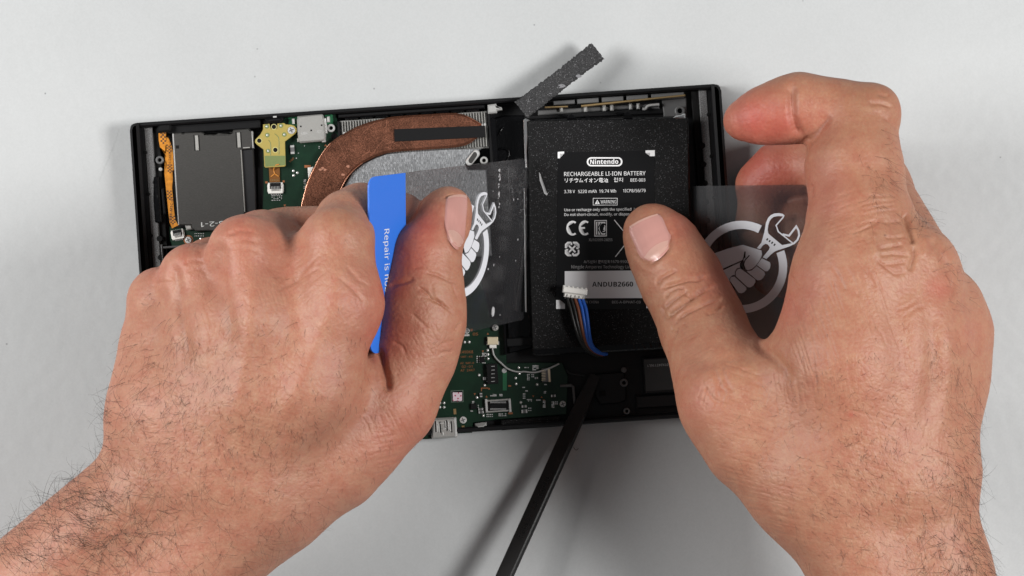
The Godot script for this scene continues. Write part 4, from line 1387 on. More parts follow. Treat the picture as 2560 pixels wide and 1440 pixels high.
func card(b: Bend, label: String, crumbs: bool) -> Node3D:
	var t := thing("plastic_card", label, "plastic card", Vector3.ZERO, "")
	var r := 3.2
	var clear := PackedVector2Array([Vector2(18.3, -27), Vector2(85.6 - r, -27)])
	for k in 6:
		clear.append(Vector2(85.6 - r + r * sin(PI / 12 * k), -27 + r - r * cos(PI / 12 * k)))
	for k in 6:
		clear.append(Vector2(85.6 - r + r * cos(PI / 12 * k), 27 - r + r * sin(PI / 12 * k)))
	clear.append_array(PackedVector2Array([Vector2(85.6 - r, 27), Vector2(18.3, 27)]))
	put("clear_sheet", on_card(b, [clear], 0.0, 0.6, 1.5), M.card_clear, t)
	var blue := PackedVector2Array([Vector2(18.3, 27), Vector2(r, 27)])
	for k in 6:
		blue.append(Vector2(r - r * sin(PI / 12 * k), 27 - r + r * cos(PI / 12 * k)))
	for k in 6:
		blue.append(Vector2(r - r * cos(PI / 12 * k), -27 + r - r * sin(PI / 12 * k)))
	blue.append_array(PackedVector2Array([Vector2(r, -27), Vector2(18.3, -27)]))
	var strip := put("blue_end", on_card(b, [blue], 0.0, 0.6, 1.5), M.card_blue, t)
	var tm := letters("Repair is noble.", false)
	var box := tm.get_aabb()
	var le := put("lettering", tm, M.card_print, strip)
	var c := b.spot(8.6, -10.6 + 11.5, 0.64)
	var tn := b.tangent(8.6)
	var up := tn.cross(b.side).normalized()
	if up.y < 0:
		up = -up
	var k0 := 23.0 * 0.001 / box.size.x
	var bs := Basis(b.side * k0, tn * k0, up * k0 * 0.1)
	le.global_transform = Transform3D(bs, c - bs * Vector3(box.get_center().x, 0.008, 0))
	# the emblem: a fist with an adjustable spanner in a ring
	var emblem := put("emblem", on_card(b, emblem_shapes(), 0.0, 0.66, 2.0), M.card_print, t)
	var dark := []
	for q in [[[877, 405], [862, 428]], [[906, 427], [891, 446]], [[936, 446], [920, 468]], [[965, 470], [948, 492]]]:
		for poly in Geometry2D.offset_polyline(to_card(q), 0.25, Geometry2D.JOIN_MITER, Geometry2D.END_BUTT):
			dark.append(poly)
	for q in [[[600, 560], [590, 620], [575, 665], [548, 700], [545, 735], [570, 772]], [[655, 605], [600, 665], [584, 715], [605, 770]], [[604, 560], [600, 640]]]:
		for poly in Geometry2D.offset_polyline(to_card(q), 0.17, Geometry2D.JOIN_ROUND, Geometry2D.END_BUTT):
			dark.append(poly)
	put("emblem_line", on_card(b, dark, 0.0, 0.7, 2.0), M.print_black, emblem)
	if crumbs:                          # dried glue stuck to the sheet
		var dice := RandomNumberGenerator.new()
		dice.seed = 21
		for k in 30:
			var tt := 69.2 + dice.randfn() * 0.35
			var ww := lerpf(-24.5, -12.0, dice.randf())
			if k > 18:
				tt = dice.randf_range(58, 83)
				ww = dice.randf_range(-24, 24)
			var size := dice.randf_range(0.12, 0.34) if k != 29 else 0.8
			if k == 29:
				tt = 65.5
				ww = 22.0
			var o := put("glue_crumb", lathe([[size, 0.0], [size * 0.9, size * 0.3], [0.0, size * 0.5]], 7), M.glue, t)
			var nn := b.tangent(tt).cross(b.side).normalized()
			nn = nn if nn.y > 0 else -nn
			var xx := nn.cross(Vector3.BACK).normalized()
			o.global_transform = Transform3D(Basis(xx, nn, xx.cross(nn)) * Basis.from_scale(Vector3(1, 1, 1.0 + 1.4 * dice.randf())), b.spot(tt, ww, 0.62))
	return t

func to_card(pts: Array) -> PackedVector2Array:
	var out := PackedVector2Array()
	for p in pts:
		out.append(Vector2(48.0 + (p[0] - 554.0) * 0.0277, (p[1] - 744.0) * 0.0277))
	return out

func emblem_shapes() -> Array:
	var out := []
	var ring := PackedVector2Array()
	for k in 49:
		var a := deg_to_rad(lerpf(-21, 297, k / 48.0))
		ring.append(Vector2(48, 0) + Vector2(cos(a), sin(a)) * 15.3)
	for k in range(48, -1, -1):
		var a := deg_to_rad(lerpf(-21, 297, k / 48.0))
		ring.append(Vector2(48, 0) + Vector2(cos(a), sin(a)) * 12.6)
	out.append(ring)
	for p in [
		[[745, 520], [800, 455], [815, 400], [835, 330], [845, 270], [855, 215], [880, 160], [915, 125], [960, 108], [1010, 105], [1055, 115], [1075, 132], [1066, 152], [1045, 142], [1000, 140], [950, 148], [917, 170], [897, 200], [882, 250], [875, 300], [882, 348], [1045, 486], [1172, 462], [1192, 472], [1130, 502], [1000, 545], [960, 560], [920, 590], [860, 650], [815, 630], [890, 540], [900, 510], [880, 480], [850, 468], [820, 485], [782, 532]],
		[[90, 640], [220, 582], [400, 520], [575, 480], [800, 548], [806, 600], [775, 670], [730, 730], [680, 770], [635, 782], [600, 765], [585, 725], [590, 680], [580, 655], [330, 762], [120, 850]],
		[[345, 778], [560, 682], [540, 715], [545, 748], [500, 760], [476, 800], [478, 838], [440, 846], [410, 880], [412, 915], [380, 890], [300, 900], [180, 890]],
		[[806, 642], [900, 690], [908, 720], [900, 762], [872, 795], [845, 795], [745, 722]],
		[[740, 735], [835, 803], [842, 832], [820, 872], [790, 900], [750, 903], [622, 795], [685, 785]],
		[[545, 762], [722, 890], [727, 922], [700, 965], [665, 988], [636, 986], [488, 852], [490, 802], [512, 772]],
		[[470, 858], [612, 985], [617, 1012], [590, 1045], [555, 1058], [522, 1050], [418, 910], [420, 882], [440, 860]]]:
		out.append(to_card(p))
	for q in [[[[1062, 150], [975, 250], [1000, 325], [1170, 462]], 0.42], [[[1050, 357], [1128, 374], [1212, 264], [1240, 315], [1247, 370], [1226, 425], [1180, 470]], 0.62]]:
		for poly in Geometry2D.offset_polyline(to_card(q[0]), q[1] * 0.5, Geometry2D.JOIN_MITER, Geometry2D.END_BUTT):
			out.append(poly)
	return out

# ---------------------------------------------------------------- the pry tool
func pry_tool() -> void:
	# a flat bar that leans on the lower wall, its tip down in the console and its other end raised
	var p := at(1489, 938, 7.0)
	var q := at(1221, 1530, 19.0)
	var along := (q - p).normalized()
	var roll := 0.5
	var side := along.cross(Vector3.UP).normalized()
	var up := side.cross(along).normalized()
	side = side.rotated(along, roll)
	up = up.rotated(along, roll)
	var long := (q - p).length()
	var t := thing("pry_tool", "black plastic pry bar leaning on the console, raised words along its face", "pry tool", p)
	var st := SurfaceTool.new()
	st.begin(Mesh.PRIMITIVE_TRIANGLES)
	st.set_smooth_group(-1)
	var cs := [[-2.3, 1.4], [2.3, 1.4], [2.65, 1.0], [2.65, -1.0], [2.3, -1.4], [-2.3, -1.4], [-2.65, -1.0], [-2.65, 1.0]]
	var stops := [[0.0, 0.75, 0.12], [0.010, 1.0, 0.55], [0.022, 1.0, 1.0], [long, 1.0, 1.0]]
	var rings := []
	for s in stops:
		var ring := []
		for c in cs:
			ring.append(along * s[0] + (side * c[0] * s[1] + up * c[1] * s[2]) * 0.001)
		rings.append(ring)
	for i in stops.size() - 1:
		for k in 8:
			var l := (k + 1) % 8
			face4(st, rings[i][k], rings[i][l], rings[i + 1][l], rings[i + 1][k])
	for k in range(1, 7):
		face3(st, rings[0][0], rings[0][k + 1], rings[0][k])
		face3(st, rings[3][0], rings[3][k], rings[3][k + 1])
	put("bar", from_tool(st), M.tool, t)
	var tm := letters("Repair is noble.", false, true)
	var box := tm.get_aabb()
	var le := put("raised_lettering", tm, M.tool, t)
	var k0 := 0.0235 / box.size.x
	var bs := Basis(-along * k0, side * k0 * 1.1, up * 0.04)
	le.basis = bs
	var mid := (at(1345, 1268, 14) - p).dot(along)
	le.position = along * mid + up * 0.00148 - bs * Vector3(box.get_center().x, 0.008, 0)

# ---------------------------------------------------------------- loose foam strip
func foam_strip() -> void:
	var t := thing("foam_strip", "loose dark grey foam strip lying across the console's upper edge", "foam strip", at(1400, 200, 10))
	var a := Vector2(1303, 275)
	var b := Vector2(1495, 127)
	var dir := (b - a).normalized()
	var nrm := Vector2(-dir.y, dir.x)
	var n := FastNoiseLite.new()
	n.seed = 9
	n.frequency = 0.09
	var long := (b - a).length()
	var nu := 90
	var nv := 20
	var st := SurfaceTool.new()
	st.begin(Mesh.PRIMITIVE_TRIANGLES)
	st.set_smooth_group(0)
	var top := []
	var low := []
	for i in nu + 1:
		for j in nv + 1:
			var u := float(i) / nu
			var v := float(j) / nv * 2.0 - 1.0
			var half := 26.0 - 2.0 * sin(u * 3.0) + (n.get_noise_2d(i * 9.0, v * 50.0) * 3.2 + n.get_noise_2d(i * 37.0, 300) * 2.0 if absf(v) > 0.9 else 0.0)
			var endj := (n.get_noise_2d(v * 90.0, 900) * 4.0 if i == 0 or i == nu else 0.0)
			var q := a + dir * (u * long + endj) + nrm * v * half
			var h := lerpf(11.6, 9.6, u) - 2.2 * u * u + 0.25 * n.get_noise_2d(i * 5.0, j * 11.0)
			var bump := 0.45 * n.get_noise_2d(i * 17.0, j * 23.0) + rng.randf_range(-0.12, 0.12)
			var edge := 0.7 * smoothstep(0.8, 1.0, absf(v))
			top.append(at(q.x, q.y, h + 2.0 + bump - edge) - t.position)
			low.append(at(q.x, q.y, h + edge * 0.3) - t.position)
	var w := nv + 1
	for i in nu:
		for j in nv:
			var k := i * w + j
			face4(st, top[k], top[k + w], top[k + w + 1], top[k + 1])
			face4(st, low[k], low[k + 1], low[k + w + 1], low[k + w])
		for j in [0, nv]:
			var k: int = i * w + j
			face4(st, low[k], low[k + w], top[k + w], top[k])
	for i in [0, nu]:
		for j in nv:
			var k: int = i * w + j
			face4(st, low[k], top[k], top[k + 1], low[k + 1])
	st.index()
	put("foam", from_tool(st), M.foam_loose, t)
	for p in [[1447, 190, 9, 5], [1405, 215, 12, 6], [1375, 235, 8, 5], [1335, 262, 7, 6], [1342, 270, 6, 4]]:
		var pts := []
		for k in 8:
			pts.append([p[0] + cos(TAU * k / 8) * p[2] * rng.randf_range(0.5, 1.1), p[1] + sin(TAU * k / 8) * p[3] * rng.randf_range(0.5, 1.1)])
		slab("glue_patch", pts, 11.0, 13.4 - (p[0] - 1300) * 0.011, 0.1, mat(Color(0.2, 0.2, 0.21), 0.3), t)

func tabletop() -> void:
	var size := 1024
	var r := RandomNumberGenerator.new()
	r.seed = 77
	var n := FastNoiseLite.new()
	n.seed = 3
	n.frequency = 0.006
	var im := Image.create(size, size, false, Image.FORMAT_RGB8)
	var b := n.get_seamless_image(size, size)
	for y in size:
		for x in size:
			var v := 0.965 + (b.get_pixel(x, y).r - 0.5) * 0.03 + r.randf_range(-0.012, 0.012)
			im.set_pixel(x, y, Color(v, v, v))
	for i in 60:                        # specks of dust and grit
		var v := r.randf_range(0.45, 0.8)
		im.set_pixel(r.randi() % size, r.randi() % size, Color(v, v, v))
	for i in 14:                        # fine scratches
		var p := Vector2(r.randf() * size, r.randf() * size)
		var a := r.randf() * TAU
		var v := r.randf_range(0.91, 0.95)
		for k in int(r.randf_range(15, 70)):
			a += r.randf_range(-0.04, 0.04)
			p += Vector2(cos(a), sin(a))
			im.set_pixel(posmod(int(p.x), size), posmod(int(p.y), size), Color(v, v, v))
	var m := tri(mat(Color(0.484, 0.497, 0.498), 0.48, 0.0, 0.45), 2.4)
	m.albedo_texture = ImageTexture.create_from_image(im)
	relief(m, noise_tex(0.11, Color(0, 0, 0), Color(1, 1, 1), 61, 512, FastNoiseLite.TYPE_SIMPLEX, 2), 0.006)
	var box := BoxMesh.new()
	box.size = Vector3(1.6, 0.03, 1.1)
	var o := put("tabletop", box, m)
	o.position = Vector3(0, -0.015, 0)
	o.set_meta("kind", "structure")
	var lint := wire("lint_hair", [[1434, 1117, 0.2], [1437, 1123, 0.5], [1442, 1125, 0.3], [1446, 1121, 0.2]], 0.09, M.hair, self, 12, 5)
	tag(lint, "short dark lint hair on white table beside the black pry tool", "lint")

# ---------------------------------------------------------------- skin, nails and hair
func nail(f: Flesh, list: PackedInt32Array, quad: Array, parent: Node) -> void:
	var nu := 22
	var nv := 28
	var pts := []
	var nms := []
	for j in nv + 1:
		for i in nu + 1:
			var u := float(i) / nu * 2.0 - 1.0
			var v := float(j) / nv
			# rounded corners at the root, a slightly bowed tip
			var narrow := 1.0 - 0.32 * pow(smoothstep(0.62, 1.0, v), 2.0) - 0.08 * pow(smoothstep(0.2, 0.0, v), 2.0)
			var bow := (0.10 * (1.0 - u * u) if v > 0.5 else -0.05 * (1.0 - u * u)) * absf(v - 0.5) * 2.0
			var s := quad_point(quad, 0.5 + 0.5 * u * narrow, v + bow - (0.06 if v > 0.5 else 0.0) * absf(v - 0.5) * 2.0)
			var from := at(s.x, s.y, 118)
			var ray := (at(s.x, s.y, 0) - from).normalized()
			var p := from
			var best := 1.0
			var q0 := from
			for k in 40:                    # down to the flesh, or to where the ray passes it closest
				var gap := f.near(q0, list)
				if gap < best:
					best = gap
					p = q0
				if gap < 0.00002 or gap > best + 0.004:
					break
				q0 += ray * maxf(gap * 0.9, 0.00005)
			var d0 := f.near(p, list)
			var e := 0.0006
			var n := Vector3(f.near(p + Vector3(e, 0, 0), list) - d0, f.near(p + Vector3(0, e, 0), list) - d0, f.near(p + Vector3(0, 0, e), list) - d0).normalized()
			p -= n * d0
			var edge := maxf(smoothstep(0.84, 1.0, absf(u)), smoothstep(0.88, 1.0, v))
			pts.append(p + n * (0.40 - 0.62 * edge + 0.14 * (1.0 - u * u) + 0.02 * sin(u * 17.0)) * 0.001)
			nms.append(n)
	var st := SurfaceTool.new()
	st.begin(Mesh.PRIMITIVE_TRIANGLES)
	st.set_smooth_group(0)
	var w := nu + 1
	for j in nv:
		for i in nu:
			var k := j * w + i
			face4(st, pts[k], pts[k + 1], pts[k + w + 1], pts[k + w])
	for i in nu:
		face4(st, pts[i], pts[i] - nms[i] * 0.0007, pts[i + 1] - nms[i + 1] * 0.0007, pts[i + 1])
	st.index()
	var o := put("thumbnail", from_tool(st), M.nail, parent)
	# the worn free edge and the moon at the root
	for band in [[0.0, 0.045, 0.05], [0.84, 0.95, 0.035]]:
		var s2 := SurfaceTool.new()
		s2.begin(Mesh.PRIMITIVE_TRIANGLES)
		s2.set_smooth_group(0)
		for i in range(2, nu - 2):
			for e in 4:
				var q := []
				for c in [[i, e], [i + 1, e], [i + 1, e + 1], [i, e + 1]]:
					var uu: float = c[0] / float(nu) * 2.0 - 1.0
					var start: float = band[0] - (0.14 * (1.0 - uu * uu * 1.3) if band[0] > 0.5 else 0.0)
					var vv := lerpf(start, band[1], c[1] * 0.25) * nv
					var j := clampi(int(vv), 0, nv - 1)
					var k: int = j * w + c[0]
					q.append(pts[k].lerp(pts[k + w], vv - j) + nms[k] * band[2] * 0.001)
				face4(s2, q[0], q[1], q[2], q[3])
		s2.index()
		put("nail_edge" if band[0] < 0.5 else "nail_moon", from_tool(s2), M.nail_pale, o)

# patches: x, y, spread x, spread y, count, length mm, plan direction x, y, disorder, thickness
func hairs(f: Flesh, list: PackedInt32Array, patches: Array, m: Material, parent: Node, sd: int) -> void:
	var r := RandomNumberGenerator.new()
	r.seed = sd
	var n := FastNoiseLite.new()
	n.seed = sd
	n.frequency = 25.0
	var st := SurfaceTool.new()
	st.begin(Mesh.PRIMITIVE_TRIANGLES)
	st.set_smooth_group(0)
	for q in patches:
		for i in q[4]:
			var x: float = q[0] + r.randfn() * q[2]
			var y: float = q[1] + r.randfn() * q[3]
			var from := at(x, y, 118)
			var ray := (at(x, y, 0) - from).normalized()
			var p := from
			var hit := false
			for k in 30:
				var s := f.near(p, list)
				if s < 0.00008:
					hit = true
					break
				p += ray * s
				if p.y < 0.015:
					break
			if not hit:
				continue
			var e := 0.0005
			var d0 := f.near(p, list)
			var nm := Vector3(f.near(p + Vector3(e, 0, 0), list) - d0, f.near(p + Vector3(0, e, 0), list) - d0, f.near(p + Vector3(0, 0, e), list) - d0).normalized()
			var turn: float = n.get_noise_3dv(p) * 1.2 + r.randfn() * q[8]
			var dir := Vector3(q[6], 0, q[7]).normalized().rotated(Vector3.UP, turn)
			dir = (dir - nm * dir.dot(nm)).normalized()
			var long: float = q[5] * r.randf_range(0.45, 1.25) * 0.001
			var lift := r.randf_range(0.15, 0.75)
			var bow := r.randfn() * 0.9
			var path := PackedVector3Array()
			var pos := p - nm * 0.0003
			var go := (dir * (1.0 - lift * 0.4) + nm * lift).normalized()
			var axis := (nm + dir * r.randfn() * 0.5).normalized()
			var seg := 6
			for k in seg + 1:
				path.append(pos)
				pos += go * long / seg
				go = go.rotated(axis, bow / seg)
				go = (go - nm * 0.9 * lift / seg).normalized()
			var th: float = q[9] * r.randf_range(0.7, 1.2) * 0.001
			tube_into(st, path, th, th * 0.3, 3)
	st.index()
	stuff(put("arm_hair", from_tool(st), m, parent))
# ---------------------------------------------------------------- the two hands
func left_flesh() -> Flesh:
	var f := Flesh.new()
	f.group(10, 1)
	chain(f, [[838, 612, 84, 84], [845, 760, 86, 96], [770, 960, 84, 115], [640, 1170, 76, 110]])
	chain(f, [[612, 628, 84, 84], [640, 800, 88, 85], [610, 1000, 84, 100], [560, 1170, 76, 110]])
	chain(f, [[482, 692, 74, 76], [520, 850, 79, 85], [510, 1030, 78, 100], [520, 1170, 74, 110]])
	chain(f, [[400, 750, 62, 74], [404, 880, 66, 88], [420, 1030, 70, 140], [520, 1140, 70, 150]])
	chain(f, [[960, 1010, 66, 124], [830, 1150, 68, 112], [700, 1220, 70, 120]])
	chain(f, [[700, 1000, 70, 160], [600, 1150, 70, 160]])
	chain(f, [[538, 1099, 68, 150], [-62, 1594, 66, 150], [-900, 2286, 62, 185]])
	chain(f, [[662, 1249, 68, 150], [62, 1744, 66, 150], [-776, 2436, 62, 185]])
	chain(f, [[640, 628, 58, 82], [740, 618, 50, 80], [850, 592, 54, 80]])
	chain(f, [[630, 690, 72, 84], [735, 706, 73, 88], [835, 670, 73, 84]])
	f.group(5, 5)
	chain(f, [[845, 600, 82, 80], [868, 556, 72, 72], [904, 532, 63, 66], [1000, 548, 52, 58], [1066, 602, 42, 48]])
	f.group(5, 4)
	chain(f, [[612, 628, 84, 84], [655, 612, 66, 78], [700, 612, 50, 72], [800, 645, 33, 62], [880, 700, 35, 52]])
	f.group(5, 4)
	chain(f, [[482, 692, 74, 76], [530, 672, 54, 70], [580, 670, 40, 66], [690, 705, 28, 58], [770, 745, 30, 50]])
	f.group(5, 4)
	chain(f, [[400, 750, 62, 74], [450, 722, 46, 66], [490, 725, 36, 60], [570, 770, 26, 54], [640, 805, 28, 45]])
	f.group(6, 2.5)
	chain(f, [[1138, 520, 56, 27], [1116, 545, 57, 50]])
	chain(f, [[1119, 514, 55, 43], [1108, 548, 57, 56], [1063, 640, 64, 80], [1056, 740, 65, 95], [1053, 810, 65, 99], [1032, 895, 64, 97], [976, 1000, 66, 108], [891, 1090, 68, 111], [791, 1150, 70, 106]])
	return f

func right_flesh() -> Flesh:
	var f := Flesh.new()
	f.group(10, 1)
	chain(f, [[2150, 560, 70, 124], [2140, 700, 72, 146], [2110, 900, 76, 165], [2180, 1200, 74, 150]])
	chain(f, [[2290, 670, 72, 104], [2290, 850, 74, 118], [2260, 1150, 73, 140]])
	chain(f, [[2360, 760, 62, 84], [2375, 830, 61, 88], [2352, 950, 64, 98], [2320, 1150, 68, 116]])
	chain(f, [[1830, 1000, 66, 126], [1885, 1100, 68, 112], [1990, 1230, 71, 98], [2090, 1330, 73, 92]])
	chain(f, [[1985, 985, 70, 118], [2060, 1110, 72, 150]])
	chain(f, [[2060, 1215, 72, 145], [2180, 1440, 74, 125], [2240, 1600, 74, 125], [2480, 2350, 72, 165]])
	chain(f, [[2286, 1220, 70, 146], [2342, 1440, 72, 123], [2390, 1600, 72, 123], [2640, 2350, 70, 165]])
	f.group(6, 6)
	chain(f, [[1628, 578, 24, 68], [1659, 622, 26.3, 85], [1703, 700, 32.5, 95], [1745, 785, 39.5, 96], [1768, 845, 45.6, 99], [1802, 925, 56.375, 112], [1830, 1000, 66, 126]])
	f.group(5, 5)
	chain(f, [[1850, 303, 52, 38], [1882, 296, 53, 55], [1940, 282, 54, 70], [2000, 269, 55, 79], [2090, 284, 56, 78], [2152, 300, 58, 82]])
	chain(f, [[2150, 300, 58, 80], [2194, 266, 60, 50]])
	chain(f, [[2150, 312, 58, 88], [2136, 420, 62, 114], [2150, 530, 66, 124]])
	f.group(5, 4)
	chain(f, [[2290, 670, 66, 100], [2180, 470, 30, 90], [2020, 408, 12, 66], [1945, 425, 10, 61], [1896, 462, 7.6, 49], [1900, 560, 7.2, 53], [1930, 690, 7.2, 50]])
	f.group(5, 4)
	chain(f, [[2360, 760, 58, 84], [2180, 600, 15.5, 72], [2020, 560, 8.4, 60], [1996, 680, 8, 56], [2040, 800, 7.5, 50]])
	f.group(5, 4)
	chain(f, [[2375, 830, 57, 85], [2270, 800, 13.5, 68], [2140, 790, 8.5, 58], [2100, 880, 7.5, 46]])
	return f

func family(x: float, y: float, along: Vector2, count: int, apart: float, long: float, w: float, d: float, sd: int) -> Array:
	# many fine lines that run side by side
	var r := RandomNumberGenerator.new()
	r.seed = sd
	var out := []
	var across := Vector2(-along.y, along.x).normalized()
	var dir := along.normalized()
	for i in count:
		var c := Vector2(x, y) + across * (i - count * 0.5 + r.randf_range(-0.3, 0.3)) * apart + dir * r.randf_range(-0.3, 0.3) * long
		var l := long * r.randf_range(0.45, 1.0)
		var pts := []
		var bend_by := r.randf_range(-0.12, 0.12)
		for k in 4:
			var t := k / 3.0 - 0.5
			var q := c + dir * l * t + across * (l * bend_by * (0.25 - t * t) + r.randf_range(-1.5, 1.5))
			pts.append([q.x, q.y])
		out.append([pts, w * r.randf_range(0.7, 1.2), d * r.randf_range(0.5, 1.2)])
	return out

# the fold of skin round a nail, as lines to press; quad: plan corners of the nail, tip left, tip right, root right, root left
func nail_rim(quad: Array) -> Array:
	var fold := []
	var swell := []
	for k in 25:
		var a := PI * k / 24.0
		var u := signf(cos(a)) * pow(absf(cos(a)), 0.5)
		var v := lerpf(0.1, 1.0, pow(sin(a), 0.6))
		for e in 2:
			var g := 1.0 + 0.05 + 0.26 * e
			var p := quad_point(quad, 0.5 - 0.5 * u * g, 0.5 + (v - 0.5) * g)
			(fold if e == 0 else swell).append([p.x, p.y])
	return [[fold, 3.2, 0.5], [swell, 7.0, -0.35]]

func quad_point(q: Array, u: float, v: float) -> Vector2:
	var top := Vector2(q[0][0], q[0][1]).lerp(Vector2(q[1][0], q[1][1]), u)
	var low := Vector2(q[3][0], q[3][1]).lerp(Vector2(q[2][0], q[2][1]), u)
	return top.lerp(low, v)

const LEFT_NAIL := [[1112, 497], [1172, 493], [1160, 636], [1111, 592]]
const RIGHT_NAIL := [[1566, 574], [1655, 533], [1688, 611], [1612, 671]]

func left_lines() -> Array:
	var L := []
	var z := func(pts: Array) -> Array: return zig(pts, 920, 440, 2.769)
	for q in [[[[390, 665], [470, 680], [560, 720], [630, 745]], 5, 0.5], [[[340, 760], [400, 800], [450, 860], [540, 890]], 5, 0.5], [[[440, 740], [450, 830], [500, 880], [570, 930]], 4, 0.35],
			[[[350, 830], [440, 850], [520, 890], [600, 960]], 4, 0.3], [[[300, 640], [380, 622], [430, 660]], 4, 0.25], [[[140, 765], [200, 745], [260, 732], [330, 705]], 7, 0.55], [[[300, 950], [420, 1060]], 4, 0.25],
			[[[170, 1145], [240, 1180], [262, 1240]], 5, 0.35], [[[640, 1020], [600, 1075]], 4, 0.4], [[[560, 700], [600, 790], [620, 850]], 4, 0.25], [[[500, 1165], [600, 1140]], 4, 0.25], [[[480, 1230], [590, 1210]], 4, 0.25],
			[[[520, 165], [560, 135], [640, 130], [680, 150]], 3, 0.3]]:
		L.append([z.call(q[0]), q[1] * 0.8, q[2] * 1.2])
	L.append([[[944, 862], [952, 890], [960, 918], [968, 948], [972, 985]], 9, 2.6])
	# valleys between the knuckles, ridges of the sinews
	L.append([[[546, 585], [540, 680], [560, 780], [575, 880]], 24, 2.2])
	L.append([[[690, 570], [715, 650], [730, 760], [720, 860]], 34, 0.6])
	L.append([[[428, 640], [438, 720], [452, 820], [470, 920]], 20, 1.8])
	L.append([[[620, 640], [632, 760], [615, 900], [580, 1060]], 22, -0.7])
	L.append([[[850, 620], [835, 760], [760, 940], [680, 1080]], 24, -0.7])
	L.append([[[490, 700], [515, 830], [515, 960]], 18, -0.5])
	for q in [[[[560, 590], [600, 575], [640, 580]], 5, 0.3], [[[565, 610], [610, 598], [650, 606]], 5, 0.3], [[[575, 632], [620, 622], [655, 632]], 5, 0.25], [[[455, 660], [485, 650], [515, 655]], 5, 0.3], [[[458, 682], [490, 672], [518, 680]], 5, 0.25], [[[375, 720], [400, 706], [425, 708]], 5, 0.3],
			[[[690, 728], [735, 700], [790, 645]], 5, 0.3], [[[715, 715], [760, 690], [800, 668]], 4, 0.25], [[[840, 690], [880, 720], [915, 760]], 5, 0.3], [[[860, 660], [895, 700], [925, 715]], 5, 0.25]]:
		L.append(q)
	L.append_array(family(770, 690, Vector2(1, -0.75), 24, 9.75, 130, 2.4, 0.0992, 5))
	L.append_array(family(880, 790, Vector2(0.25, 1), 18, 7.5, 110, 2.4, 0.1116, 6))
	L.append_array(family(1000, 1060, Vector2(0.5, 1), 18, 9.75, 100, 2.4, 0.1364, 7))
	L.append_array(family(960, 1100, Vector2(1, -0.2), 18, 9.75, 90, 2.4, 0.124, 8))
	L.append_array(family(590, 800, Vector2(0.3, 1), 24, 12, 120, 2.4, 0.0744, 9))
	L.append_array(family(640, 1060, Vector2(1, 0.2), 27, 11.25, 120, 2.4, 0.0682, 10))
	L.append_array(family(500, 1200, Vector2(1, 0.9), 24, 12, 130, 2.4, 0.0744, 11))
	L.append_array(family(1040, 880, Vector2(0.6, 1), 18, 10.5, 70, 2.4, 0.0992, 12))
	return L

